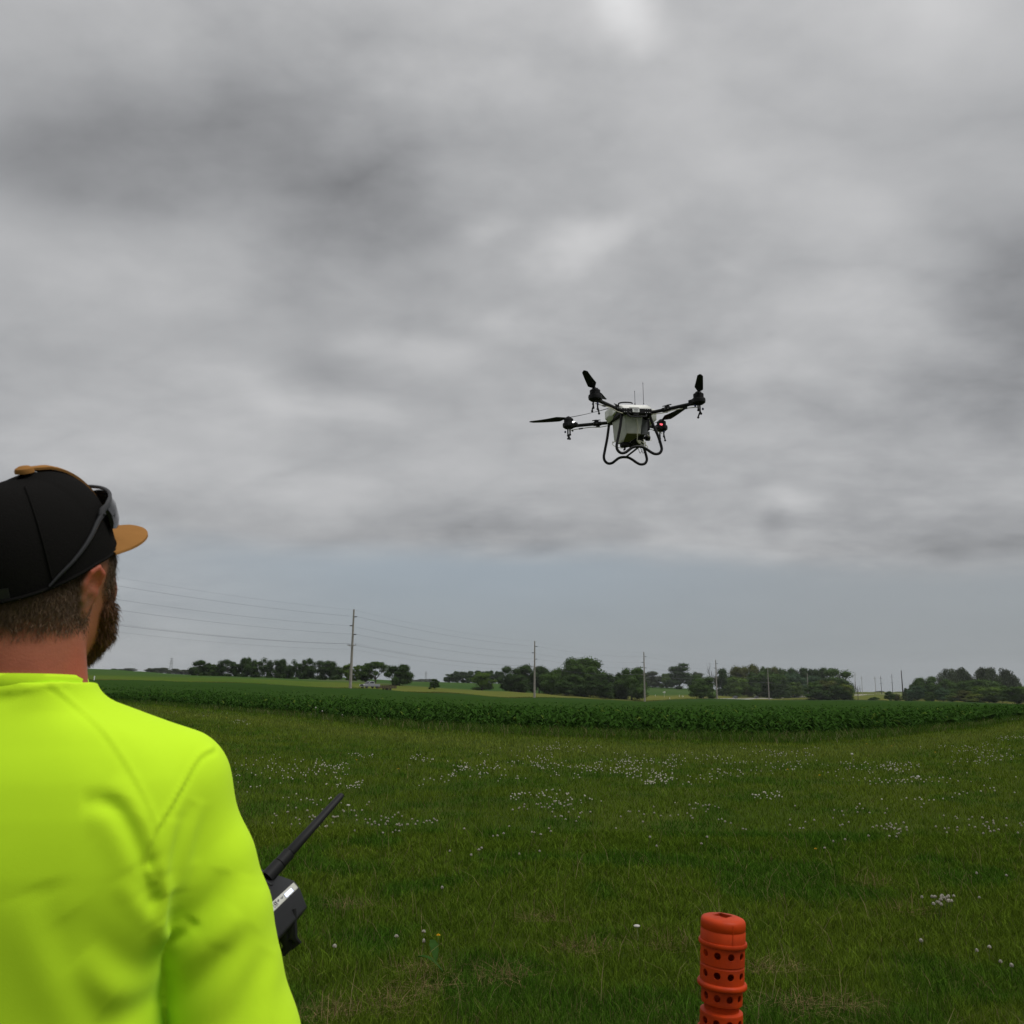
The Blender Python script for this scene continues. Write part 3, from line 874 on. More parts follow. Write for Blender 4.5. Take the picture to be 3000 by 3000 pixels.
for kd, px, top, w, Y, c, lab in (
    ('round', 2126, 1955, 48, 640, G_DARK, 'dark tree at the near end of the grove, right after the fourth pole'),
    ('round', 2160, 1948, 50, 660, G_OLIVE, 'olive crown on the rising shoulder of the grove'),
    ('round', 2194, 1943, 54, 665, G_OLIVE, 'highest olive brown crown of the grove'),
    ('bush', 2157, 1982, 54, 615, G_LIGHT, 'bright green low tree in front of the olive crowns'),
    ('round', 2221, 1950, 48, 660, G_OLIVE, 'olive crown just past the top of the grove'),
    ('bush', 2215, 1966, 62, 620, G_MID, 'broad green tree in the front of the grove above the middle car'),
    ('oval', 2244, 1951, 40, 655, G_MID, 'narrow crown in the grove before the fifth pole'),
    ('round', 2265, 1949, 48, 655, G_OLIVE, 'olive crown of the grove behind the fifth pole'),
    ('round', 2284, 1952, 36, 655, G_MID, 'small crown of the grove just after the fifth pole'),
    ('bush', 2272, 1968, 58, 618, G_MID, 'front tree of the grove at the foot of the fifth pole'),
    ('conifer', 2285, 2000, 34, 605, G_DARK, 'dark pointed evergreen standing low at the front of the grove'),
    ('round', 2310, 1953, 50, 690, G_DARK, 'dark back tree of the grove above the thin white posts'),
    ('bush', 2318, 1968, 50, 640, G_BLUE, 'blue green tree in the grove above the thin white posts'),
    ('round', 2345, 1952, 50, 700, G_DARK, 'black green back tree between the white posts and the sixth pole'),
    ('bush', 2333, 1996, 36, 625, G_LIGHT, 'small light tree standing right behind the thin white posts'),
    ('bush', 2372, 1977, 64, 640, G_BLUE, 'rounded blue green tree behind the sixth pole'),
    ('round', 2384, 1957, 44, 700, G_DARK, 'dark back crown above the rounded blue green tree'),
    ('round', 2404, 1952, 52, 700, G_DARK, 'black back crown next to the big dome at the end of the grove'),
    ('round', 2452, 1955, 76, 600, G_MID, 'big domed tree that ends the grove against the sky'),
): tree(kd, px, top, w, Y, c, lab, group=GROVE)
for kd, px, top, w, Y, c, lab in (
    ('bush', 2388, 1993, 48, 515, G_MID, 'leafy bush at the road side of the thicket at the field edge'),
    ('bush', 2416, 1991, 60, 518, G_OLIVE, 'olive bush in the middle of the thicket at the field edge'),
    ('bush', 2443, 2004, 44, 512, G_DARK, 'dark low bush inside the thicket at the field edge'),
    ('oval', 2479, 2001, 36, 515, G_YEL, 'yellow green small tree at the gap end of the field edge thicket'),
    ('bush', 2470, 2022, 40, 510, G_DARK, 'dark bush under the yellow green small tree'),
    ('bush', 2400, 2018, 50, 508, G_DARK, 'dark bush low at the front of the thicket'),
    ('bush', 2558, 2041, 26, 500, G_MID, 'tiny bush alone in the gap below the road'),
    ('bush', 2605, 2024, 24, 505, G_MID, 'bush in the gap, the greener of a touching pair'),
    ('bush', 2622, 2032, 22, 505, G_OLIVE, 'bush in the gap, the browner of a touching pair'),
): tree(kd, px, top, w, Y, c, lab, name='shrub', cat='shrub', group='bushes along the far field edge')
tree('bare', 2511, 2009, 24, 500, G_DARK, 'leafless thin tree in the gap between thicket and copse', name='dead_tree')
COPSE = 'trees of the copse beyond the field'
for kd, px, top, w, Y, c, lab, nm in (
    ('conifer', 2652, 2015, 22, 520, G_DARK, 'dark pointed evergreen beside the thick dark pole', 'conifer_tree'),
    ('conifer', 2662, 2016, 20, 525, G_DARK, 'second dark evergreen, against the copse', 'conifer_tree'),
    ('round', 2681, 1994, 26, 545, G_MID, 'small round crown at the low end of the copse', 'broadleaf_tree'),
    ('bush', 2684, 2008, 44, 490, G_BLUE, 'blue green willow bush at the low end of the copse', 'broadleaf_tree'),
    ('round', 2706, 1982, 48, 545, G_MID, 'rounded tree behind the blue green willow bush', 'broadleaf_tree'),
    ('round', 2733, 1979, 42, 548, G_MID, 'rounded tree where the copse starts to climb', 'broadleaf_tree'),
    ('bush', 2718, 2004, 40, 510, G_DARK, 'dark bushy tree between the two blue green willow bushes', 'broadleaf_tree'),
    ('bush', 2718, 2025, 22, 480, G_MID, 'small bush before the pale gap in the copse', 'shrub'),
    ('willow', 2767, 1957, 52, 600, G_GREY, 'wind bent grey tree, first of the tall feathery tops', 'broadleaf_tree'),
    ('willow', 2804, 1952, 52, 605, G_GREY, 'grey feathery tree, second of the tall tops in the copse', 'broadleaf_tree'),
    ('willow', 2834, 1953, 42, 605, G_GREY, 'grey feathery tree before the notch in the tall tops', 'broadleaf_tree'),
    ('willow', 2864, 1952, 46, 605, G_GREY, 'grey feathery tree right after the notch in the tall tops', 'broadleaf_tree'),
    ('willow', 2887, 1951, 44, 605, G_GREY, 'highest grey feathery tree in the tall tops of the copse', 'broadleaf_tree'),
    ('willow', 2909, 1952, 42, 605, G_GREY, 'grey feathery tree just past the highest of the tall tops', 'broadleaf_tree'),
    ('willow', 2931, 1955, 42, 605, G_GREY, 'grey feathery tree where the tall tops begin to fall', 'broadleaf_tree'),
    ('willow', 2949, 1958, 38, 605, G_GREY, 'grey feathery tree on the falling end of the tall tops', 'broadleaf_tree'),
    ('willow', 2966, 1975, 32, 605, G_GREY, 'lower grey feathery tree near the picture edge', 'broadleaf_tree'),
    ('willow', 2983, 1990, 30, 605, G_GREY, 'last and lowest of the grey feathery trees', 'broadleaf_tree'),
    ('round', 2776, 1986, 46, 540, G_MID, 'leafy tree under the first grey feathery tree', 'broadleaf_tree'),
    ('bush', 2813, 1992, 60, 520, G_MID, 'broad green tree under the middle of the grey tops', 'broadleaf_tree'),
    ('bush', 2760, 2012, 38, 478, G_BLUE, 'second blue green willow bush at the front of the copse', 'broadleaf_tree'),
    ('bush', 2785, 2029, 30, 466, G_LIGHT, 'small light bush beside the second blue green willow bush', 'shrub'),
    ('bush', 2872, 1988, 80, 530, G_MID, 'wide green domed tree below the highest feathery tree', 'broadleaf_tree'),
    ('oval', 2826, 2021, 48, 462, G_OLIVE, 'half dry olive tree with pale stems at the front of the copse', 'broadleaf_tree'),
    ('bush', 2847, 2031, 44, 438, G_YEL, 'bright yellow green round bush at the front of the copse', 'shrub'),
    ('bush', 2893, 2009, 78, 440, G_LIGHT, 'large light green tree at the front beside the yellow green bush', 'broadleaf_tree'),
    ('bush', 2932, 2006, 54, 450, G_MID, 'mid green tree after the large light green tree', 'broadleaf_tree'),
    ('bush', 2973, 2009, 62, 420, G_MID, 'wide tree at the front near the picture edge', 'broadleaf_tree'),
    ('bush', 3000, 2008, 46, 425, G_LIGHT, 'last light tree cut by the picture edge', 'broadleaf_tree'),
): tree(kd, px, top, w, Y, c, lab, name=nm, cat='shrub' if nm == 'shrub' else 'tree', group=COPSE)
# dim woods on the left horizon and in the far gaps
FARW = 'hazy distant trees on the skyline'
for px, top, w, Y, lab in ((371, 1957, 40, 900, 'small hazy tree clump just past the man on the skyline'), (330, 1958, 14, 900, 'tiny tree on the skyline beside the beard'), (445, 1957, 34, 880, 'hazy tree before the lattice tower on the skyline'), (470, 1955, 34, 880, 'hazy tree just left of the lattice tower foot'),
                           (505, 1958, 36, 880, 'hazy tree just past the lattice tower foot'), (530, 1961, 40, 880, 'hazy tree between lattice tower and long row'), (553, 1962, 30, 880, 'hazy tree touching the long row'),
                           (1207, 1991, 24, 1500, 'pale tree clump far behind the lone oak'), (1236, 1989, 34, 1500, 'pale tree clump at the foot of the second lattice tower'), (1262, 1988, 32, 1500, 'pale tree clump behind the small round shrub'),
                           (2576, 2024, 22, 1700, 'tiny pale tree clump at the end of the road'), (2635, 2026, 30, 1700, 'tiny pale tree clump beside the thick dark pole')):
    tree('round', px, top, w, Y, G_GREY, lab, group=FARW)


# ------------------------------------------------------------------ power line
WOODP = mat('weathered_pole', (0.30, 0.28, 0.245), rough=0.9, var=0.25, vscale=2.5)
DARKW = mat('dark_tarred_pole', (0.05, 0.042, 0.036), rough=0.9)
INSUL = mat('insulator_glaze', (0.035, 0.030, 0.032), rough=0.4)
WIRE = mat('wire_aluminium', (0.11, 0.11, 0.115), rough=0.6)
LINE_D = Vector((0.51, 0.86, 0)).normalized(); LINE_N = Vector((0.86, -0.51, 0)).normalized()


def pole(px, top, Y, label, group, dark=False, arms=1, thick=0.20, lean=0.0, base=None, kind='line'):
    x = P(px, 2000, Y)[0]; z = gz(x, Y)
    if base is not None: z = P(px, base, Y)[2]
    h = P(px, top, Y)[2] - z
    t = thing('utility_pole', label, 'utility pole', (x, Y, z), (0, lean, -math.atan2(LINE_D.x, LINE_D.y)), group)
    b = MB(); b.tube([(0, 0, -1.0), (0, 0, h * .5), (0, 0, h)], [thick * 1.5, thick * 1.15, thick * .75], 10); b.build('shaft', DARKW if dark else WOODP, t)
    att = []
    if kind == 'line':
        for k, (fr, sd) in enumerate(((0.905, 1), (0.795, -1), (0.685, 1))):
            b = MB(); zz = h * fr
            b.lathe([(0.06, 0), (0.06, 0.2), (0.13, 0.25), (0.13, 0.3), (0.09, 0.35), (0.14, 0.45), (0.14, 0.5), (0.09, 0.55), (0.14, 0.66), (0.14, 0.72), (0.09, 0.78), (0.12, 0.9), (0.05, 1.05)], 8, (sd * .12, 0, zz), Matrix.Rotation(sd * math.pi / 2, 3, 'Y'))
            b.build('post_insulator', INSUL, t); att.append((sd * 1.2, zz))
        att.insert(0, (0, h * .993))
    for a in range(arms):
        zz = h * (0.55 - 0.1 * a) if kind == 'line' else h * (0.86 - 0.28 * a)
        w = 1.35
        b = MB(); b.box((0, -.18, zz), (2 * w, .13, .16)); arm = b.build('crossarm', WOODP if not dark else DARKW, t)
        for sd in (-1, 1):
            b = MB(); b.tube([(sd * .75, -.26, zz - .08), (sd * .06, -.26, zz - .62)], .03, 5); b.build('brace', WOODP, t)
        for q in (-w + .1, -.6, w - .1):
            b = MB(); b.lathe([(.03, .08), (.03, .2), (.07, .22), (.08, .3), (.03, .34)], 7, (q, -.18, zz)); b.build('pin_insulator', INSUL, arm)
            if a == 0 and kind == 'line': att.append((q, zz + .34))
    if kind == 'line': att.append((0.22, h * .50))
    R = Matrix.Rotation(-math.atan2(LINE_D.x, LINE_D.y), 3, 'Z')
    return t, [Vector((x, Y, z)) + R @ Vector((q, 0, zz)) for q, zz in att], h


PG = 'power poles of the line beyond the field'
_A = []
for px, top, Y, lab, ar in ((1027, 1785, 213, 'tall grey power pole with one crossarm, nearest of the line, before the pickup', 1), (1566, 1878, 300, 'grey power pole second in the line, before the big dark wood', 1),
                       (1888, 1910, 364, 'grey power pole third in the line, at the end of the big wood', 1), (2099, 1933, 440, 'grey power pole fourth in the line, beside the bare dead tree', 1)):
    t, a, h = pole(px, top, Y, lab, PG, arms=ar, thick=0.26); _A.append(a)
for px, top, Y, lab in ((2251, 1957, 530, 'plain grey pole fifth in the line, beside the last dark car'), (2366, 1973, 612, 'plain grey pole sixth in the line, before the blue green tree')):
    t, a, h = pole(px, top, Y, lab, PG, arms=1, thick=0.25); _A.append(a)
t, a, h = pole(2454, 1977, 600, 'grey pole top rising from the thicket against the domed tree', PG, arms=0, thick=0.2, kind='plain')
_A0 = [p + Vector((-48, -80, 0)) for p in _A[0]]
dz = 21.6 + gz(-88, 133) * 0 - _A0[0].z
for p in _A0: p.z += dz
WL = ['thin top shield wire of the power line', 'upper conductor of the power line on the far side arm', 'middle conductor of the power line on the near side arm', 'lower conductor of the power line below the middle one',
      'distribution wire on the near tip of the crossarms', 'distribution wire on the middle pin of the crossarms', 'distribution wire on the far tip of the crossarms', 'lowest wire of the line, strung under the crossarms']
for k in range(len(_A[0])):
    pts = []
    ch = [_A0] + _A
    for i in range(len(ch) - 1):
        a, b2 = ch[i][k], ch[i + 1][k]; sag = 1.1 if k < 4 else 1.35
        for j in range(14 if i < 3 else 8):
            t = j / (14 if i < 3 else 8); q = a.lerp(b2, t); q.z -= sag * 4 * t * (1 - t); pts.append(q)
    pts.append(ch[-1][k])
    b = MB(); b.tube(pts, [0.010 if k in (0,) else (0.017 if k < 4 else 0.012)] * len(pts), 5)
    o = b.build('power_cable', WIRE); tag(o, WL[k], 'cable', 'cables strung along the power line')
RG = 'distant poles in the gap before the copse'
for px, top, Y, lab, dk, ar, ln, th in ((2503, 1968, 860, 'leaning distant pole with a low crossarm, by the leafless thin tree', False, 1, 0.06, .22), (2525, 1980, 900, 'thin pale distant pole just past the leaning one', False, 1, 0, .16),
                                (2564, 1981, 900, 'thin distant pole in the middle of the gap, single small crossarm', False, 1, 0, .18), (2581, 1980, 880, 'distant pole with wide low crossarms at the middle of the gap', True, 2, 0, .2),
                                (2613, 1975, 860, 'distant pole with two crossarms rising behind the paired bushes', True, 2, 0.02, .22), (2643, 1964, 640, 'thick dark pole standing alone beside the evergreens', True, 0, 0, .34),
                                (2663, 2000, 1100, 'faint tiny pole seen above the evergreens', False, 0, 0, .14)):
    pole(px, top, Y, lab, RG, dark=dk, arms=ar, thick=th, lean=ln, kind='plain')

STEEL = mat('galvanised_steel', (0.34, 0.35, 0.36), rough=0.6, metal=0.3)


def lattice(px, top, Y, label):
    x = P(px, 2000, Y)[0]; z = gz(x, Y); h = P(px, top, Y)[2] - z
    t = thing('lattice_tower', label, 'pylon', (x, Y, z), (0, 0, 0.5), 'steel lattice towers on the skyline')
    w = lambda f: 0.16 * h * (1 - f) * 0.55 + 0.022 * h
    for sx, sy in ((-1, -1), (1, -1), (1, 1), (-1, 1)):
        b = MB(); b.tube([(sx * w(f), sy * w(f), h * f) for f in (0, .4, .7, 1)], h * .006, 4); b.build('leg', STEEL, t)
    b = MB(); fs = [0, .16, .3, .42, .52, .62, .71, .79, .86, .93, 1]
    for i in range(10):
        for k in range(4):
            c = ((-1, -1), (1, -1), (1, 1), (-1, 1)); p, q = c[k], c[(k + 1) % 4]
            b.tube([(p[0] * w(fs[i]), p[1] * w(fs[i]), h * fs[i]), (q[0] * w(fs[i + 1]), q[1] * w(fs[i + 1]), h * fs[i + 1])], h * .0035, 4)
            b.tube([(q[0] * w(fs[i]), q[1] * w(fs[i]), h * fs[i]), (p[0] * w(fs[i + 1]), p[1] * w(fs[i + 1]), h * fs[i + 1])], h * .0035, 4)
    b.build('bracing', STEEL, t)
    for f, L in ((.66, .17), (.8, .2), (.94, .15)):
        b = MB(); b.tube([(-L * h, 0, h * f), (0, 0, h * (f + .03)), (L * h, 0, h * f)], h * .006, 4); b.tube([(-L * h, 0, h * f), (L * h, 0, h * f)], h * .005, 4); b.build('crossarm', STEEL, t)


lattice(497, 1927, 1300, 'steel lattice tower on the skyline beside the long row of trees')
lattice(1247, 1967, 1900, 'faint steel lattice tower on the skyline past the lone oak')
# ------------------------------------------------------------------ vehicles far off
def paint(n, c, r=0.35): return mat(n, c, rough=r, spec=0.4, coat=0.1)


TYRE = mat('tyre_rubber', (0.018, 0.018, 0.019), rough=0.85)
GLASSD = mat('dark_window_glass', (0.02, 0.024, 0.028), rough=0.08, spec=0.6)
CHROME = mat('bright_trim', (0.55, 0.55, 0.56), rough=0.25, metal=0.9)
LAMPG = mat('headlamp_lens', (0.7, 0.7, 0.72), rough=0.15)
LAMPR = mat('tail_lamp_lens', (0.3, 0.02, 0.02), rough=0.2)


def wheels(t, xs, half, r):
    for x in xs:
        for s in (-1, 1):
            M = Matrix.Rotation(math.pi / 2, 3, 'X')
            b = MB(); b.lathe([(r * .6, -.12), (r * .93, -.12), (r, -.07), (r, .07), (r * .93, .12), (r * .6, .12)], 16, (x, s * half, r), M); w = b.build('wheel', TYRE, t)
            b = MB(); b.lathe([(r * .12, -.1), (r * .58, -.09), (r * .62, .0), (r * .58, .09), (r * .12, .1)], 12, (x, s * half, r), M); b.build('rim', CHROME, w)


def side_glass(t, quads, half, m):
    for q in quads:
        for s in (-1, 1):
            b = MB(); b.prism(q, s * half - .012, s * half + .012, 'y'); b.build('window', m, t)


def pickup(loc, yaw):
    """length along x, nose at +x"""
    t = thing('pickup_truck', 'silver crew cab pickup with a black grille towing a flat trailer', 'pickup truck', loc, (0, 0, yaw))
    p = paint('silver_paint', (0.22, 0.225, 0.24))
    b = MB(); b.prism([(-2.9, .5), (-2.9, 1.12), (-1.0, 1.14), (1.2, 1.14), (1.5, 1.16), (2.75, 1.06), (2.9, .9), (2.9, .5)], -.95, .95, 'y'); b.build('body', p, t, bevel=.06)
    b = MB(); b.hull([(x, s * w, z) for s in (-1, 1) for x, w, z in ((-1.0, .9, 1.12), (1.35, .9, 1.12), (-.85, .74, 1.88), (.45, .74, 1.9), (-.4, .74, 1.92))]); b.build('cab', p, t, bevel=.05)
    b = MB(); b.hull([(1.30, -.78, 1.2), (1.30, .78, 1.2), (.52, -.66, 1.84), (.52, .66, 1.84), (1.34, -.78, 1.21), (1.34, .78, 1.21), (.56, -.66, 1.85), (.56, .66, 1.85)]); b.build('windscreen', GLASSD, t)
    side_glass(t, [[(.98, 1.24), (.36, 1.24), (.36, 1.78), (.50, 1.78)], [(.28, 1.24), (-.7, 1.24), (-.66, 1.74), (.28, 1.78)]], .845, GLASSD)
    b = MB(); b.box((2.91, 0, .86), (.06, 1.15, .42)); b.build('grille', mat('black_plastic', (.02, .02, .021), rough=.5), t, bevel=.03)
    b = MB(); b.box((2.92, 0, .52), (.14, 1.86, .22)); b.build('bumper', CHROME, t, bevel=.04)
    for s in (-1, 1):
        b = MB(); b.box((2.87, s * .76, .9), (.12, .3, .26)); b.build('headlight', LAMPG, t, bevel=.03)
        b = MB(); b.box((1.0, s * 1.04, 1.28), (.12, .2, .2)); b.build('wing_mirror', p, t, bevel=.03)
        b = MB(); b.box((-2.9, s * .84, .92), (.05, .14, .34)); b.build('tail_light', LAMPR, t)
        for x in (.3, -.72):
            b = MB(); b.box((x, s * .958, 1.02), (.16, .03, .04)); b.build('door_handle', CHROME, t)
    b = MB(); b.box((-1.98, 0, 1.13), (1.72, 1.62, .03)); b.build('bed_opening', MATS['black_plastic'], t)
    wheels(t, (1.9, -1.75), .82, .41)
    return t


def trailer(loc, yaw):
    t = thing('flat_trailer', 'low rusty brown flat trailer hitched behind the silver pickup', 'trailer', loc, (0, 0, yaw))
    rust = mat('rusty_steel', (0.060, 0.034, 0.024), rough=.9, var=.5, vscale=2); wood = mat('old_plank', (0.085, 0.062, 0.046), rough=.95, var=.3, vscale=3)
    b = MB(); b.box((0, 0, .62), (5.6, 1.9, .12)); b.box((3.3, 0, .55), (1.2, .14, .12)); b.build('chassis', rust, t)
    for i in range(9):
        for s in (-1, 1):
            b = MB(); b.box((-2.6 + .65 * i, s * .97, 1.0), (.09, .07, .78)); b.build('side_post', rust, t)
    for z in (.82, 1.05, 1.28):
        for s in (-1, 1):
            b = MB(); b.box((0, s * .92, z), (5.5, .04, .17)); b.build('side_board', wood, t)
    wheels(t, (.5, -.5), .86, .33)
    return t


def car(loc, yaw, label, colr, name, suv):
    t = thing('parked_car' if False else name, label, 'car', loc, (0, 0, yaw), 'dark cars on the far road')
    p = paint(f'car_paint_{label[:9].strip().replace(" ", "_")}', colr); H = 1.72 if suv else 1.46; bl = .98 if suv else .88
    b = MB(); b.prism([(-2.25, .42), (-2.3, .8), (-2.2, bl), (1.0, bl), (2.0, bl - .14), (2.3, .7), (2.3, .42), (2.1, .3), (-2.1, .3)], -.9, .9, 'y'); b.build('body', p, t, bevel=.09, seg=3)
    b = MB(); b.hull([(x, s * w, z) for s in (-1, 1) for x, w, z in ((-2.1 if suv else -1.75, .82, bl - .02), (1.15, .82, bl - .02), (-1.8 if suv else -1.0, .64, H - .04), (.3, .64, H - .02), (-.5, .64, H))]); b.build('cabin', p, t, bevel=.06)
    b = MB(); b.hull([(1.09, s * .7, bl + .08) for s in (-1, 1)] + [(.38, s * .6, H - .1) for s in (-1, 1)] + [(1.13, s * .7, bl + .09) for s in (-1, 1)] + [(.42, s * .6, H - .09) for s in (-1, 1)]); b.build('windscreen', GLASSD, t)
    side_glass(t, [[(.85, bl + .08), (-.35, bl + .08), (-.35, H - .14), (.3, H - .14)], [(-.43, bl + .08), (-1.4, bl + .08), (-1.15, H - .16), (-.43, H - .14)]], .735, GLASSD)
    for s in (-1, 1):
        b = MB(); b.box((2.22, s * .64, .72), (.14, .34, .14)); b.build('headlight', LAMPG, t, bevel=.03)
        b = MB(); b.box((-2.25, s * .68, .82), (.1, .3, .15)); b.build('tail_light', LAMPR, t, bevel=.03)
    b = MB(); b.box((2.29, 0, .52), (.06, .5, .13)); b.build('number_plate', mat('white_plate', (.7, .7, .7)), t)
    wheels(t, (1.4, -1.4), .78, .33)
    return t


_px = lambda px, Y: float(P(px, 2000, Y)[0])
_x = _px(1084, 236); _yaw = math.radians(232)
pickup((_x, 236, gz(_x, 236) + .25), _yaw)
trailer((_x + 6.4 * -math.cos(_yaw), 236 + 6.4 * -math.sin(_yaw), gz(_x + 4, 239.5) + .2), _yaw)
for px, Y, lab, c, sv in ((2152, 556, 'dark blue grey pickup sized car, first of the three on the road', (.035, .04, .05), True), (2214, 596, 'black car with a pale windscreen, middle one of the three on the road', (.02, .02, .022), False), (2258, 624, 'dark car partly hidden behind the fifth power pole', (.022, .025, .03), True)):
    x = _px(px, Y); car((x, Y, gz(x, Y) + .28), math.radians(234), lab, c, 'car', sv)

# ------------------------------------------------------------------ signs and posts
POSTW = mat('white_delineator', (.75, .75, .72), rough=.6)
SIGNB = mat('sign_back_aluminium', (.52, .53, .54), rough=.5)
_Y = 470; x = _px(1945, _Y)
t = thing('road_sign', 'white triangular sign on a post at the road bend past the third pole', 'sign', (x, _Y, gz(x, _Y)))
b = MB(); b.tube([(0, 0, -.3), (0, 0, 2.7)], .05, 8); b.build('post', SIGNB, t)
b = MB(); b.prism([(-.95, 2.75), (.62, 2.18), (.62, 3.3)], -.085, -.055, 'y'); b.build('sign_panel', mat('pale_sign_face', (.62, .62, .60), rough=.5), t)
_Y = 640; x = _px(2322, _Y)
t = thing('warning_sign', 'small yellow diamond sign beside the road below the white posts', 'sign', (x, _Y, gz(x, _Y)))
b = MB(); b.tube([(0, 0, -.3), (0, 0, 1.7)], .05, 6); b.build('post', SIGNB, t)
b = MB(); b.prism([(0, 1.2), (.62, 1.82), (0, 2.44), (-.62, 1.82)], -.085, -.055, 'y'); b.build('sign_panel', mat('sign_yellow', (.75, .50, .02), rough=.5), t)
for px, Y, h, lab in ((1961, 420, 1.05, 'white marker post nearest the corn, past the triangular sign'), (1919, 480, 1.0, 'white marker post before the triangular sign'), (1989, 500, 1.05, 'white marker post on the road shoulder below the ridge'), (1998, 500, .7, 'short white marker post, one of two standing together'), (2001, 505, .65, 'thin white marker post right beside the short one')):
    x = _px(px, Y); t = thing('marker_post', lab, 'marker post', (x, Y, gz(x, Y)), (0, 0, 0), 'white marker posts by the road')
    b = MB(); b.box((0, 0, h / 2 + .1), (.20, .08, h + .2)); b.build('post', POSTW, t, bevel=.02)
    b = MB(); b.box((0, -.045, h + .02), (.15, .015, .16)); b.build('reflector', CHROME, t)
for px, lab in ((2311, 'thin white post, first of the tall posts by the grove'), (2315, 'thin white post, second of the tall posts by the grove'), (2319, 'thin white post closing the first three by the grove'), (2342, 'thin white post opening the second three by the grove'),
                (2345.5, 'middle thin white post of the second three'), (2349, 'thin white post closing the second three by the grove'), (2372, 'thin white post just past the sixth pole'), (2376, 'last thin white post by the thicket')):
    Y = 660; x = _px(px, Y); zt = P(px, 2010, Y)[2]; zb = gz(x, Y)
    b = MB(); b.tube([(0, 0, -.3), (0, 0, zt - zb)], .11, 6); b.lathe([(.15, zt - zb), (.15, zt - zb + .08), (.02, zt - zb + .2)], 6)
    o = b.build('white_post', mat('white_timber_post', (.55, .55, .52)), loc=(x, Y, zb)); tag(o, lab, 'post', 'tall white posts by the grove')
_Y = 150; x = _px(275, _Y)
b = MB(); b.box((0, 0, .6), (.16, .1, 1.5)); o = b.build('marker_stake', POSTW, loc=(x, _Y, gz(x, _Y))); tag(o, 'white stake in the verge just under the beard of the man', 'stake')

# ------------------------------------------------------------------ bird
x, y, z = P(2198, 1937, 500)
b = MB(); b.hull([(-.3, 0, 0), (.32, 0, .03), (0, -.09, 0), (0, .09, 0), (0, 0, .1), (0, 0, -.08)])
t = thing('flying_bird', 'tiny dark bird in the air over the olive trees of the grove', 'bird', (x, y, z)); b.build('body', INSUL, t)
for s in (-1, 1):
    b = MB(); b.hull([(.1, s * .05, .02), (-.12, s * .05, .02), (.05, s * .35, .2), (-.1, s * .6, .12), (.1, s * .06, .05), (-.1, s * .6, .135)]); b.build('wing', INSUL, t)


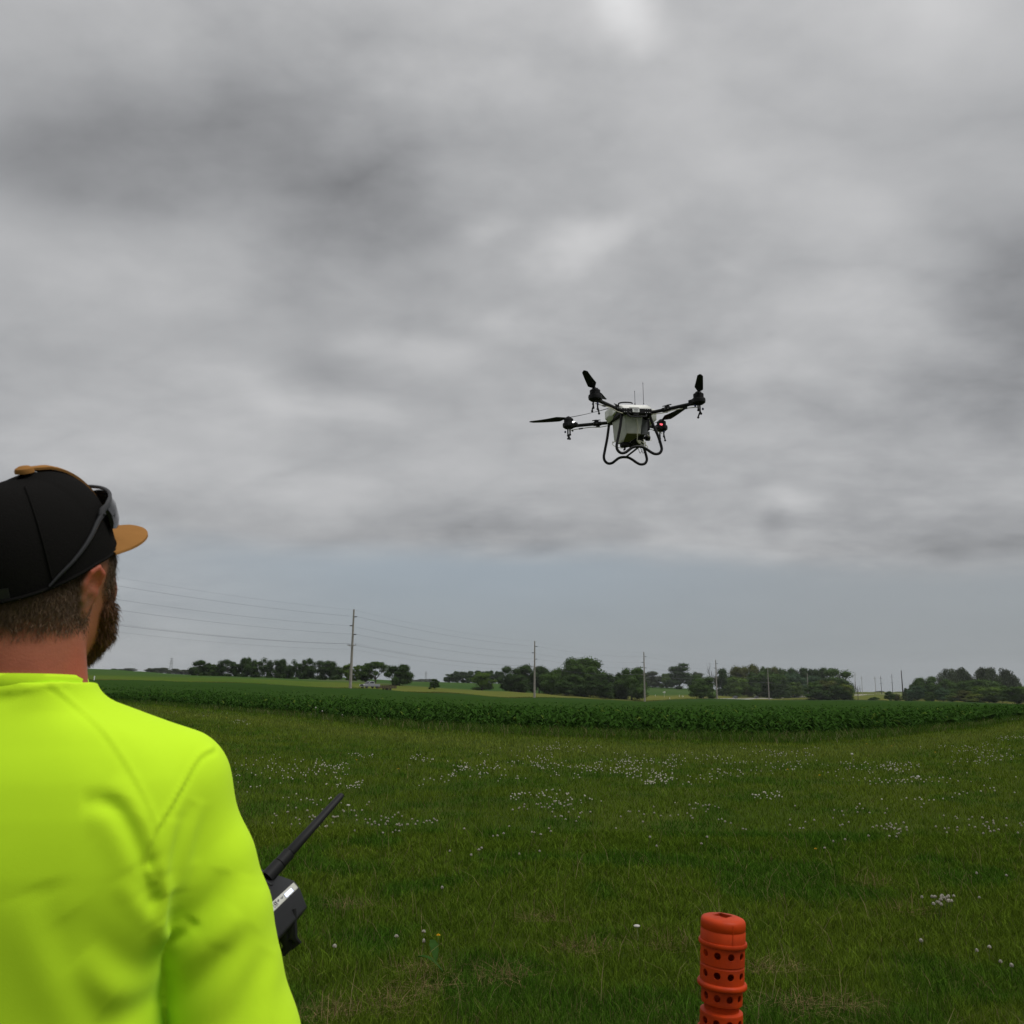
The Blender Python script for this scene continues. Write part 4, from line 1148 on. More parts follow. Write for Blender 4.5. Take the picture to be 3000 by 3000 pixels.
# ------------------------------------------------------------------ orange perforated marker
def build_marker():
    PL = mat('orange_plastic', (0.48, 0.042, 0.003), rough=0.5, spec=0.16, var=0.3, vscale=14, var2=(0.31, 0.030, 0.007), detail=9, bump=0.0006, bscale=40)
    top = P(2124, 2712, 2.29); base = P(2124, 2712, 2.35); R0 = 0.0565
    lean = math.radians(3.6); H = float(top[2]) - 0.004
    bx = base[0] - math.tan(lean) * H
    t = thing('perforated_post', 'orange plastic post with rows of round holes standing in the lawn', 'marker post', (bx, 2.35, 0), (0, lean, math.radians(12)))
    Hl = H / math.cos(lean)
    N = 60
    def ring(b, prof): b.lathe(prof, N, (0, 0, Hl), cap=False)
    def band(b, z, R, hr, half):
        """a band of ten patches, each with a real round hole"""
        for k in range(10):
            a0 = -math.pi / 2 + (k - .5) * math.radians(36) - .05
            outer, inner, inn2 = [], [], []
            for i in range(24):
                s = i // 6; f = (i % 6) / 6
                u, v = ((f * 2 - 1, -1), (1, f * 2 - 1), (1 - f * 2, 1), (-1, 1 - f * 2))[s]
                outer.append((u, v)); q = math.atan2(v * half, u * R * math.radians(18)); inner.append((math.cos(q) * hr, math.sin(q) * hr))
            def pt(s_, zz, rad): a = a0 + math.radians(18) + s_; return (rad * math.cos(a), rad * math.sin(a), Hl + z + zz)
            vs = [pt(u * math.radians(18), v * half, R) for u, v in outer] + [pt(s_ / R, zz, R) for s_, zz in inner] + [pt(s_ / R, zz, R - .0035) for s_, zz in inner]
            fs = [(i, (i + 1) % 24, 24 + (i + 1) % 24, 24 + i) for i in range(24)] + [(24 + i, 24 + (i + 1) % 24, 48 + (i + 1) % 24, 48 + i) for i in range(24)]
            b.add(vs, fs)
    R = R0
    b = MB()   # domed cap with a square opening
    n = N; prof = [(R, -.052), (R, -.024), (R - .0012, -.0225), (R - .0012, -.0205), (R, -.019), (R, -.005), (R - .0012, .0005), (R - .0045, .0045), (R - .011, .0068), (R - .020, .0082), (R - .030, .0092)]
    ring(b, prof)
    vs = []
    for k in range(n):
        a = 2 * math.pi * k / n; r = R - .030; vs.append((r * math.cos(a), r * math.sin(a), Hl + .0092))
    for dz in (.0102, -.004):
        for k in range(n):
            a = 2 * math.pi * k / n; c, s = math.cos(a), math.sin(a); q = .0180 / max(abs(c), abs(s)); cs, sn = math.cos(.62), math.sin(.62); vs.append((q * (c * cs - s * sn), q * (c * sn + s * cs), Hl + dz))
    b.add(vs, [(i, (i + 1) % n, n + (i + 1) % n, n + i) for i in range(n)] + [(n + i, n + (i + 1) % n, 2 * n + (i + 1) % n, 2 * n + i) for i in range(n)])
    b.build('cap', PL, t, angle=40)
    z = -.052; k = 0
    b = MB(); ring(b, [(R, -.048), (R + .0035, -.0485), (R + .0045, -.051), (R + .0045, -.056), (R + .003, -.0585), (R - .001, -.059)]); b.build('collar_ring', PL, t, angle=50)
    seg = -.059; rr = R
    while Hl + seg > -.03:
        r1 = rr - .001
        b = MB(); ring(b, [(r1, seg + .001), (r1, seg - .002)])
        band(b, seg - .0165, r1, .0087, .0145)
        ring(b, [(r1, seg - .031), (r1, seg - .042), (r1 - .0014, seg - .0435), (r1 - .0014, seg - .046), (r1 - .0002, seg - .048)])
        band(b, seg - .0625, r1 - .0002, .0087, .0145)
        ring(b, [(r1 - .0002, seg - .077), (r1 - .0002, seg - .086)])
        b.build('perforated_sleeve', PL, t, angle=40)
        b = MB(); ring(b, [(r1 - .001, seg - .084), (r1 + .0045, seg - .0855), (r1 + .0065, seg - .089), (r1 + .0065, seg - .0945), (r1 + .0045, seg - .0975), (r1 - .003, seg - .099)]); b.build('collar_ring', PL, t, angle=50)
        # stepped lower sleeve with a waist
        r2 = r1 - .004
        b = MB(); ring(b, [(r2, seg - .0985), (r2, seg - .1005)]); band(b, seg - .115, r2, .0087, .0145)
        ring(b, [(r2, seg - .1295), (r2 - .0005, seg - .134), (r2 - .006, seg - .138), (r2 - .008, seg - .142), (r2 - .008, seg - .150), (r2 + .001, seg - .154), (r2 + .0015, seg - .157)])
        b.build('perforated_sleeve', PL, t, angle=40)
        b = MB(); band(b, seg - .1715, r2 + .0015, .0087, .0145); ring(b, [(r2 + .0015, seg - .186), (r2 + .0015, seg - .194)]); b.build('perforated_sleeve', PL, t, angle=40)
        b = MB(); ring(b, [(r2, seg - .192), (r2 + .006, seg - .194), (r2 + .008, seg - .198), (r2 + .008, seg - .2035), (r2 + .006, seg - .2065), (r2 - .002, seg - .208)]); b.build('collar_ring', PL, t, angle=50)
        seg -= .208; rr = R - .004
    b = MB(); b.box((0.0, -R - .0002, Hl - .026), (.0012, .0012, .05)); b.build('mould_seam', PL, t)


build_marker()


# ------------------------------------------------------------------ flowers
WHITEF = mat('clover_white', (.50, .47, .39), rough=.8, var=.25, vscale=90); CALYX = mat('clover_brown', (.20, .13, .07), rough=.9); STEM = mat('flower_stem', (.07, .10, .03), rough=.8)
SEEDF = mat('seed_head', (.55, .53, .48), rough=.95); YELF = mat('dandelion_yellow', (.75, .46, .01), rough=.7); DRYST = mat('pale_stem', (.26, .26, .13), rough=.9)


def tmp_mesh(b, mats, name):
    o = b.build('tmp', mats); me = o.data; me.name = name; bpy.data.objects.remove(o); return me


def clover_proto():
    b = MB(); r = random.Random(3)
    b.m = 2; b.tube([(0, 0, -.02), (.004, 0, .04), (0, 0, .075)], .0011, 4, cap=False)
    b.m = 1; b.ball((0, 0, .0785), .0058, 5)
    b.m = 0
    for i in range(44):
        a = i * 2.4; ph = -0.15 + 1.7 * (i / 44); d = Vector((math.cos(a) * math.cos(ph), math.sin(a) * math.cos(ph), math.sin(ph)))
        c = Vector((0, 0, .079)); s = d.orthogonal().normalized() * .0019; L = .0105 * r.uniform(.9, 1.1)
        p = c + d * .004; q = c + d * L + Vector((0, 0, .001)); e = d.cross(s).normalized() * .0012
        b.add([p - s * .5, p + s * .5, q + s + e, q - s + e, q - s * .9 - e, q + s * .9 - e], [(0, 1, 2, 3), (3, 2, 5, 4), (1, 0, 4, 5)])
    return tmp_mesh(b, [WHITEF, CALYX, STEM], 'clover_flower')


def clover_far():
    b = MB(); b.m = 1; b.tube([(0, 0, -.02), (0, 0, .07)], .0012, 3, cap=False); b.m = 0; b.ball((0, 0, .078), .0105, 3, (1, 1, .8))
    return tmp_mesh(b, [WHITEF, STEM], 'clover_far')


def seed_proto():
    b = MB(); b.m = 1; b.tube([(0, 0, -.02), (.008, 0, .12), (.0, 0, .26)], [.0025, .002, .0018], 5, cap=False); b.m = 0; b.ball((0, 0, .275), .008, 4)
    g = random.Random(4)
    for i in range(90):
        zz = 1 - 2 * (i + .5) / 90; a = i * 2.39996; q = math.sqrt(1 - zz * zz); d = Vector((q * math.cos(a), q * math.sin(a), zz)); c = Vector((0, 0, .275))
        s = d.orthogonal().normalized() * .0045; e = d.cross(s).normalized() * .0045
        m = c + d * .02
        b.add([m - s, m + s, m + s * .2 + e, m - s * .2 - e], [(0, 2, 1), (0, 1, 3)])
    return tmp_mesh(b, [SEEDF, DRYST], 'seed_head')


def dandelion_proto():
    b = MB(); b.m = 1; b.tube([(0, 0, -.02), (.004, 0, .06), (0, 0, .13)], .0018, 5, cap=False); b.m = 0
    for i in range(40):
        a = i * 2.4; ph = .12 + 1.2 * i / 40; d = Vector((math.cos(a) * math.cos(ph), math.sin(a) * math.cos(ph), math.sin(ph))); c = Vector((0, 0, .128))
        s = d.cross(Vector((0, 0, 1))).normalized() * .0024; L = .021 * (1 - .3 * i / 40)
        b.add([c - s * .5, c + s * .5, c + d * L + s, c + d * L - s], [(0, 1, 2, 3)])
    return tmp_mesh(b, [YELF, STEM], 'dandelion_flower')


def build_flowers():
    cl = [(600, 2085, 60, 6, 14), (705, 2110, 30, 8, 22), (860, 2265, 190, 38, 120), (965, 2245, 45, 8, 26), (1010, 2310, 40, 14, 22), (1070, 2213, 35, 8, 16), (1215, 2222, 40, 10, 18), (1400, 2258, 110, 30, 75), (1350, 2255, 40, 10, 18),
          (1000, 2390, 150, 50, 60), (1200, 2420, 90, 18, 36), (1620, 2190, 130, 9, 45), (1590, 2236, 60, 16, 45), (1690, 2250, 70, 24, 60), (1850, 2230, 80, 16, 70), (1870, 2262, 70, 16, 70), (1950, 2288, 90, 14, 60), (2010, 2225, 110, 20, 50),
          (1590, 2335, 70, 20, 36), (1640, 2370, 110, 30, 46), (1980, 2370, 140, 30, 26), (2150, 2240, 130, 36, 60), (2300, 2210, 90, 12, 44), (2260, 2330, 60, 12, 24), (2420, 2250, 140, 24, 55), (2620, 2245, 70, 14, 60), (2850, 2190, 90, 10, 60),
          (2900, 2220, 90, 14, 55), (2640, 2290, 120, 16, 40), (2620, 2445, 80, 10, 18), (2900, 2440, 90, 24, 30), (2960, 2160, 40, 7, 36), (2770, 2655, 48, 14, 22), (2500, 2410, 200, 40, 20), (1750, 2460, 500, 50, 16), (1400, 2500, 200, 50, 10), (2200, 2410, 300, 50, 16), (2800, 2330, 160, 50, 34)]
    g = np.random.default_rng(77); pts = []
    for cx, cy, sx, sy, n in cl:
        for i in range(n):
            # clumped within each patch
            if i % 4 == 0: ax, ay = g.normal(0, .62), g.normal(0, .62)
            pts.append((cx + (ax + g.normal(0, .22)) * sx, cy + (ay + g.normal(0, .22)) * sy))
    for a in ((2710, 2788), (2873, 2828), (2897, 2812), (2935, 2857), (2970, 2873), (2870, 2650), (2950, 2585), (2865, 2588), (1240, 2804), (1160, 2777), (968, 2814), (1232, 2762), (1295, 2632), (1585, 2458), (1455, 2465)): pts.append(a)
    W = []
    for px, py in pts:
        p = _ground_at(px, py + 12)
        if p[1] > 3.4 and p[1] < front_y(px) - .3: W.append((p[1], p[0], px))
    W.sort()
    me = clover_proto()
    for i, (y, x, px) in enumerate(W[:300]):
        o = link('clover_flower', me, None, (x, y, 0)); s = g.uniform(.8, 1.2); o.scale = (s, s, g.uniform(.9, 1.3)); o.rotation_euler = (g.normal(0, .15), g.normal(0, .15), g.random() * 6.28)
        tag(o, 'small white clover flower head standing in the green lawn', 'flower', 'white clover flowers in the lawn')
    far = clover_far(); n = len(far.vertices); co = np.empty(n * 3, np.float32); far.vertices.foreach_get('co', co); co = co.reshape(-1, 3)
    tri = [list(p.vertices) for p in far.polygons]; mi = [p.material_index for p in far.polygons]
    V, F, Mi = [], [], []
    for k, (y, x, px) in enumerate(W[300:]):
        s = g.uniform(.85, 1.35); V.append(co * s + (x, y, 0)); F += [[q + k * n for q in f] for f in tri]; Mi += mi
    m2 = bpy.data.meshes.new('far_clover'); m2.from_pydata(np.vstack(V).tolist(), [], F); m2.materials.append(WHITEF); m2.materials.append(STEM); m2.polygons.foreach_set('material_index', Mi)
    tag(link('clover_patch', m2), kind='stuff')
    sd = seed_proto()
    S_ = [((925, 2073), 'ball shaped dandelion seed head at the corn edge, topmost of the near group'), ((944, 2083), 'dandelion seed head just past the topmost one of the near group'), ((912, 2092), 'dandelion seed head low in the near group at the corn edge'), ((905, 2098), 'lowest dandelion seed head of the near group at the corn edge'), ((795, 2087), 'lone dandelion seed head against the corn close to the shoulder'),
          ((1003, 2094), 'dandelion seed head before the corn, past the near group'), ((1060, 2108), 'lone dandelion seed head halfway along the corn edge'), ((632, 2070), 'dandelion seed head just above the yellow shoulder'), ((1115, 2106), 'dandelion seed head beside a bent stem at the corn edge'),
          ((2323, 2193), 'dandelion seed head on a tall stem below the corn corner'), ((2428, 2197), 'dandelion seed head between two pale stems below the corn'), ((2597, 2182), 'large white seed head beside a yellow dandelion at the corn edge'), ((2566, 2149), 'seed head standing against the dark corn leaves'), ((2534, 2203), 'drooping seed head in the grass before the corn'), ((2496, 2209), 'seed head low in the grass near the drooping one'),
          ((1021, 2359), 'big round seed head in the lawn beyond the antenna tip'), ((1866, 2728), 'large pale seed head alone in the dark lawn beside the orange post'),
          ((2948, 2118), 'seed head at the corn end, first of a tight cluster'), ((2958, 2115), 'seed head at the corn end, second of the tight cluster'), ((2966, 2117), 'seed head at the corn end, in the heart of the cluster'), ((2974, 2113), 'seed head at the corn end, upper one of the cluster'), ((2986, 2115), 'seed head at the corn end, near the picture edge'), ((2995, 2112), 'last seed head of the cluster, cut by the picture edge'), ((2690, 2275), 'seed head leaning over the clover before the corn')]
    for (px, py), lab in S_:
        # head height above ground follows from where the stem stands in front of the crop
        y = float(front_y(px)) - .25 if py < 2205 else _ground_at(px, py + 40)[1]
        if py > 2300: y = _ground_at(px, py + 34)[1]
        q = P(px, py, y); s = max(.35, q[2] / .275)
        o = link('dandelion_seed_head', sd, None, (q[0], y, 0)); k = 1.25 if y > 12 else .95
        o.scale = (k, k, s); o.rotation_euler = (0, 0, g.random() * 6.28); tag(o, lab, 'seed head', 'dandelion seed heads')
    dn = dandelion_proto()
    for (px, py), lab in (((2540, 2182), 'yellow dandelion before the corn, near two pale stems'), ((2613, 2189), 'yellow dandelion right beside the large white seed head'), ((2741, 2208), 'yellow dandelion alone in the clover below the corn corner'), ((2402, 2280), 'yellow dandelion in the clover patch past the orange post'), ((1255, 2133), 'yellow dandelion at the corn edge behind the lawn'),
                          ((1721, 2153), 'bright yellow dandelion touching the corn below the big wood'), ((1800, 2155), 'small yellow dandelion at the corn edge past the bright one'), ((1044, 2233), 'yellow dandelion in the middle of the clover band'), ((1167, 2261), 'half closed yellow dandelion in dark grass'), ((1283, 2782), 'single yellow dandelion low in the near lawn'), ((2391, 2510), 'single yellow flower in the lawn above the orange post'),
                          ((2308, 2262), 'wide yellow dandelion among the clover past the orange post'), ((663, 2102), 'yellow dandelion just off the shoulder at the corn edge')):
        p = _ground_at(px, py + 8); o = link('dandelion', dn, None, (p[0], p[1], 0)); q = .65 if py > 2400 else 1.1; o.scale = (q, q, .7); tag(o, lab, 'flower', 'yellow dandelions')
    # pale dandelion stems left without heads
    b = MB()
    for i in range(46):
        px = g.choice([g.uniform(2250, 2760), g.uniform(1000, 2900), g.uniform(560, 1100)]); y = float(front_y(px)) - g.uniform(.2, 1.6); x = (px - 1500) / KX * y; h = g.uniform(.12, .3); a = g.normal(0, .05)
        b.tube([(x, y, 0), (x + a * .4, y, h * .5), (x + a, y, h)], .0035, 4, cap=False)
    tag(b.build('bare_flower_stems', DRYST), kind='stuff')
    # broad weed leaves in the near lawn
    leaf = mat('dock_leaf', (.030, .070, .014), rough=.6, spec=.0, var=.3, vscale=20)
    for k, (px, py, lab) in enumerate(((1275, 2845, 'broad toothed weed leaf flat in the lawn below the controller'), (1290, 2880, 'second broad weed leaf touching the toothed one'))):
        p = _ground_at(px, py); b = MB(); vs = []; n = 9
        for i in range(n + 1):
            s = i / n; w = .022 * math.sin(math.pi * (s * .9 + .06)) * (1 + .25 * (i % 2)); z = .05 + .05 * math.sin(s * 2.2); vs += [(-w, s * .15, z + .006), (0, s * .15, z), (w, s * .15, z + .006)]
        b.add(vs, [(3 * i + j, 3 * i + j + 1, 3 * i + j + 4, 3 * i + j + 3) for i in range(n) for j in (0, 1)])
        o = b.build('weed_leaf', leaf, loc=(p[0], p[1], 0)); o.rotation_euler = (.25, 0, k * 1.3 + .3); tag(o, lab, 'leaf', 'broad weed leaves in the lawn')


build_flowers()
# ------------------------------------------------------------------ spray drone
def build_drone():
    BLK = mat('matt_black_frame', (0.016, 0.016, 0.017), rough=0.55, spec=0.15, var=0.3, vscale=12)
    CARB = mat('carbon_tube', (0.014, 0.014, 0.015), rough=0.45, spec=0.2)
    SHELL = mat('off_white_shell', (0.78, 0.78, 0.74), rough=0.42, spec=0.35, var=0.06, vscale=6)
    TANK = mat('translucent_tank', (0.74, 0.75, 0.69), rough=0.45, spec=0.3, var=0.12, vscale=7, trans=0.35)
    LIQ = mat('olive_liquid', (0.13, 0.13, 0.06), rough=0.4, spec=0.3)
    HOSE = mat('cream_hose', (0.60, 0.58, 0.46), rough=0.5)
    GREY = mat('grey_module', (0.10, 0.105, 0.11), rough=0.6)
    PROP = mat('propeller_composite', (0.016, 0.016, 0.017), rough=0.55, spec=0.12)
    BOLT = mat('bolt_steel', (0.55, 0.55, 0.55), rough=0.35, metal=0.8)
    BLUE = mat('blue_nozzle_cap', (0.02, 0.03, 0.10), rough=0.5)
    PLATE = mat('white_label', (0.78, 0.79, 0.79), rough=0.5)
    INK = mat('grey_print', (0.12, 0.12, 0.13), rough=0.7)
    # yaw, pitch and roll of the hovering aircraft
    M = Matrix.Rotation(0.17583, 4, 'Z') @ Matrix.Rotation(0.03463, 4, 'X') @ Matrix.Rotation(-0.03601, 4, 'Y')
    t = thing('spray_drone', 'black four rotor spraying drone with white tank hovering under grey clouds', 'drone', (1.5672, 10.8964, 5.1183), M.to_euler())
    pf = lambda *a, **k: MB()
    # central frame
    b = MB(); b.box((-.02, -.28, -.088), (.40, .09, .072)); b.build('front_plate', BLK, t, bevel=.008)
    b = MB()
    for x in (-.205, .185): b.box((x, 0, -.09), (.05, .56, .06))
    b.box((-.01, .27, -.09), (.38, .05, .06)); b.build('side_rail', BLK, t, bevel=.008)
    pl = MB(); pl.box((-.036, -.3275, -.084), (.094, .004, .046)); lab = pl.build('name_label', PLATE, t, bevel=.0015)
    g = MB()   # two unreadable small lines of print
    for i, (x0, w) in enumerate(((-.062, .007), (-.053, .006), (-.045, .004), (-.039, .008), (-.029, .006), (-.021, .006), (-.013, .005))): g.box((x0 + w / 2, -.3299, -.0755), (w, .001, .009 if i % 2 else .011))
    for i in range(9): g.box((-.055 + i * .0052, -.3299, -.0925), (.004, .001, .005))
    g.build('print', INK, lab)
    for x in (-.19, -.165, -.12, .09, .12, .15):
        for z in (-.066, -.106):
            q = MB(); q.lathe([(.004, 0), (.004, .004), (.001, .006)], 8, (x, -.325, z), Matrix.Rotation(math.pi / 2, 3, 'X')); q.build('bolt', BOLT, t)
    b = MB(); b.tube(catmull([(-.155, -.30, -.115), (-.145, -.345, -.150), (-.128, -.36, -.175), (-.10, -.362, -.178), (.06, -.362, -.172), (.085, -.36, -.168), (.098, -.34, -.145), (.105, -.30, -.115)], 4), .0105, 8); b.build('carry_handle', BLK, t)
    b = MB(); b.box((-.04, -.33, -.143), (.075, .03, .022)); b.build('latch', BLK, t, bevel=.004)
    # shell
    b = MB(); b.hull([(x, y, z) for x, y, z in ((-.19, -.25, -.05), (.17, -.25, -.05), (-.20, -.22, .012), (.12, -.22, .026), (.17, -.20, .026), (-.17, -.12, .050), (.18, -.12, .055),
                                                (-.17, .30, .055), (.19, .30, .055), (.27, -.05, .045), (.28, .26, .045), (.27, -.06, -.06), (-.25, -.08, -.05), (-.25, .0, .035), (-.25, .28, .03), (-.24, .3, -.1), (.28, .3, -.1))])
    b.build('top_shell', SHELL, t, bevel=.014, seg=3)
    for s, xo, x1 in ((1, .385, .22), (-1, -.285, -.20)):
        dz = .045 if s < 0 else .012
        b = MB(); b.hull([(q[0], q[1], q[2] + dz) for q in [(x1, -.03, .03), (xo - s * .05, .0, .028), (x1, .27, .03), (xo - s * .03, .27, .02), (xo, .05, -.0), (xo, .25, -.0), (xo, .06, -.10), (xo, .25, -.10), (xo - s * .05, .08, -.15), (xo - s * .05, .25, -.15), (x1, .0, -.13), (x1, .27, -.14)]])
        b.build('side_shell', SHELL, t, bevel=.012, seg=3)
    b = MB(); b.box((-.03, -.243, -.028), (.13, .02, .03)); b.build('shell_clip', SHELL, t, bevel=.003)
    b = MB(); b.tube(catmull([(-.20, -.1, .045), (-.185, -.1, .075), (-.12, -.1, .088), (-.03, -.1, .088), (.0, -.1, .075)], 4), .010, 8); b.build('battery_strap', BLK, t)
    b = MB(); b.box((.13, -.18, .032), (.06, .05, .012)); b.build('beacon_lens', mat('clear_lens', (.75, .75, .85), rough=.1, spec=.6), t, bevel=.004)
    for (x, y, z, h) in ((.222, .1, .05, .37), (.10, .1, .05, .25)):
        b = MB(); b.tube([(x, y, z), (x, y, z + .085), (x + .001, y, z + .10), (x + .003, y, z + h)], [.0085, .007, .0032, .0028], 7); b.tube([(x + .003, y, z + h), (x + .003, y, z + h + .015)], .0042, 6); b.build('antenna', BLK, t)
    # tank
    top = [(-.165, -.235, -.118), (.088, -.235, -.118), (.105, .16, -.118), (-.215, .16, -.118)]
    mid = [(-.142, -.225, -.365), (.052, -.225, -.37), (.075, .14, -.37), (-.205, .14, -.385)]
    bot = [(-.150, -.10, -.445), (-.075, -.10, -.445), (-.075, .05, -.445), (-.185, .06, -.445)]
    b = MB(); b.hull(top + mid + bot); b.build('tank', TANK, t, bevel=.016, seg=3)
    b = MB(); b.hull([(p[0], p[1] - .006, p[2] - .006) for p in (mid[0], mid[1], bot[0], bot[1])] + [(p[0] * .97, p[1] + .01, p[2] + .01) for p in (mid[0], mid[1], bot[0], bot[1])]); b.build('sump', LIQ, t, bevel=.006)
    b = MB(); b.lathe([(.05, -.035), (.062, -.03), (.062, .01), (.05, .018), (.045, .03)], 18, (-.115, -.04, -.468)); b.tube([(-.115, -.04, -.49), (-.115, -.045, -.535), (-.135, -.06, -.548)], [.014, .014, .012], 8); b.box((-.09, -.05, -.445), (.07, .09, .05)); b.build('outlet_valve', BLK, t, bevel=.004)
    b = MB(); b.hull([(.05, -.10, -.36), (.13, -.10, -.36), (.13, .12, -.36), (.05, .12, -.36), (-.05, -.08, -.46), (.14, -.06, -.44), (.14, .10, -.46), (-.05, .10, -.47), (.0, 0, -.50)]); b.build('pump_housing', BLK, t, bevel=.01)
    b = MB(); b.box((.135, -.06, -.245), (.085, .16, .19)); b.build('radar_module', GREY, t, bevel=.006)
    b = MB(); b.box((.142, -.145, -.335), (.115, .02, .045)); b.box((.108, -.145, -.24), (.028, .02, .2)); b.build('module_bracket', GREY, t, bevel=.003)
    b = MB(); b.box((.215, .02, -.19), (.05, .18, .16)); b.build('flow_controller', BLK, t, bevel=.01)
    b = MB(); b.lathe([(.02, 0), (.036, .006), (.04, .02), (.04, .05), (.034, .062), (.01, .065)], 16, (.17, -.05, -.375), Matrix.Rotation(math.pi / 2, 3, 'Y')); b.tube([(.08, -.05, -.375), (.19, -.05, -.375)], .022, 10); b.build('camera_pod', BLK, t)
    # hoses
    def hose(p, r=.0062, name='hose', k=6): q = MB(); q.tube(catmull(p, k), r, 7); return q.build(name, HOSE, t)
    hose([(-.005, -.243, -.165), (-.006, -.262, -.20), (.002, -.262, -.28), (-.002, -.25, -.37), (.0, -.22, -.45), (.02, -.19, -.475), (.06, -.15, -.48), (.10, -.15, -.50), (.14, -.16, -.545)])
    hose([(.02, -.2, -.45), (.07, -.19, -.46), (.115, -.18, -.49), (.15, -.19, -.53), (.13, -.2, -.545)], .0055)
    hose([(.01, -.21, -.46), (.03, -.22, -.485), (.05, -.2, -.475), (.035, -.19, -.46), (.06, -.18, -.455), (.09, -.17, -.47)], .0052)
    hose([(-.27, .0, -.43), (-.23, -.05, -.435), (-.17, -.08, -.425), (-.12, -.08, -.425)], .0058)
    hose([(-.26, -.02, -.44), (-.285, -.05, -.47), (-.27, -.10, -.51), (-.22, -.13, -.535), (-.16, -.12, -.54)], .0045)
    hose([(.16, -.16, -.36), (.20, -.12, -.375), (.26, .1, -.37), (.40, .35, -.30)], .005)
    for i, p in enumerate(((.105, -.17, -.44), (.125, -.17, -.47))):
        b = MB(); b.tube([(p[0], p[1], p[2] - .05), p], .007, 6); b.ball((p[0], p[1], p[2] + .008), .009, 5); b.build('hose_fitting', HOSE, t)
    for sx, px_ in ((-.01, .02), (.03, .06)):
        b = MB(); b.tube(catmull([(sx, -.2, -.52), (sx + .02, -.23, -.58), (px_ + .02, -.2, -.62), (px_ + .05, -.2, -.57)], 5), .0035, 5); b.build('cable', BLK, t)
    # landing gear: two bent loops and a tie bar
    for y, c in ((-.285, -.0), (.285, -.0)):
        o = (0, 0, 0) if y < 0 else (-.005, 0, -.022)
        P_ = [(-.205, -.10), (-.245, -.30), (-.285, -.47), (-.302, -.555), (-.288, -.61), (-.245, -.642), (-.19, -.635), (-.14, -.60), (-.09, -.566), (-.03, -.552), (.04, -.556), (.10, -.585), (.155, -.622), (.21, -.645), (.27, -.635), (.302, -.59), (.298, -.53), (.262, -.40), (.205, -.24), (.165, -.11)]
        b = MB(); b.tube(catmull([(x + o[0], y + (.02 if z > -.3 else 0), z + o[2] * min(1, -z)) for x, z in P_], 5), .0185, 12); b.build('landing_skid', CARB, t)
    b = MB(); b.tube([(-.0, -.285, -.555), (-.01, .285, -.572)], .0125, 8); b.build('tie_bar', CARB, t)
    # arms, motors, nozzles, propellers
    hubs = {(-1, -1): (-.68, -.68), (-1, 1): (-.68, .68), (1, -1): (.68, -.68), (1, 1): (.68, .68)}
    tips = {(-1, -1): 195, (1, -1): 251, (-1, 1): 0, (1, 1): 0}
    for (sx, sy), (hx, hy) in hubs.items():
        d = Vector((sx, sy, 0)).normalized(); n = Vector((-d.y, d.x, 0))
        root = Vector((sx * .19, sy * .27, -.09)); end = Vector((hx, hy, -.055)) - d * .06
        ax = (end - root).normalized()
        b = MB(); b.tube([root, end], .0235, 12); arm = b.build('arm', CARB, t)
        hp = root.lerp(end, .34 if (sx, sy) != (-1, -1) else .22)
        q = MB(); q.tube([hp - ax * .045, hp + ax * .06], .030, 12); q.box(hp + Vector((0, 0, .035)) + ax * .02, (.05, .05, .02)); q.tube([hp + Vector((0, 0, .03)), hp + ax * .02 + Vector((0, 0, .055)), hp + ax * .08 + Vector((0, 0, .05))], .007, 6); q.tube([hp + Vector((0, 0, .05)) - ax * .04, hp + ax * .05 + Vector((0, 0, .054))], .006, 6)
        q.box(hp + Vector((0, 0, -.03)), (.05, .03, .02)); q.build('hinge_clamp', BLK, arm)
        for f in (.0, .045):
            for s in (-1, 1):
                q = MB(); q.ball(hp + ax * f + n * s * .029, .0045, 4); q.build('bolt', BOLT, arm)
        side = n * (.02 if sx * sy > 0 else -.02)
        q = MB(); q.tube(catmull([root + Vector((0, 0, -.028)) + side, root.lerp(end, .3) + Vector((0, 0, -.045)) + side, root.lerp(end, .55) + Vector((0, 0, -.036)) + side, root.lerp(end, .8) + Vector((0, 0, -.045)) + side * .5, end + Vector((0, 0, -.055)), end + d * .06 + Vector((0, 0, -.06))], 5), .0056, 6); q.build('hose', HOSE, arm)
        q = MB(); q.tube([root.lerp(end, .74) + Vector((0, 0, -.043)) + side * .5, root.lerp(end, .84) + Vector((0, 0, -.048)) + side * .3], .010, 8); q.build('check_valve', BLK, arm)
        # motor
        H = Vector((hx, hy, 0))
        b = MB(); b.lathe([(.02, -.088), (.055, -.082), (.083, -.06), (.087, -.03), (.083, -.008), (.06, .002)], 22, H); b.hull([H - d * f + n * w + Vector((0, 0, z)) for f, w, z in ((.05, .05, -.01), (.05, -.05, -.01), (.05, .045, -.075), (.05, -.045, -.075), (.125, .035, -.012), (.125, -.035, -.012), (.13, .03, -.07), (.13, -.03, -.07))])
        mo = b.build('motor', BLK, t, angle=30)
        q = MB(); q.lathe([(.05, .0), (.066, .004), (.066, .034), (.063, .036), (.063, .039), (.066, .041), (.066, .052), (.058, .060), (.02, .062)], 22, H); q.build('rotor_can', BLK, mo, angle=25)
        lampc = {(-1, 1): ('lamp_white', (1, 1, 1), 1.3), (1, 1): ('lamp_red', (1, .12, .16), 1.1), (1, -1): ('lamp_dim', (.9, .9, .9), .12), (-1, -1): ('lamp_dim', (.9, .9, .9), .12)}[(sx, sy)]
        lm = mat(lampc[0], (.6, .6, .6) if lampc[0] != 'lamp_red' else (.6, .1, .1), emit=lampc[1], estr=lampc[2])
        lp = H - d * .118 + Vector((0, -.012, -.004)); q = MB()
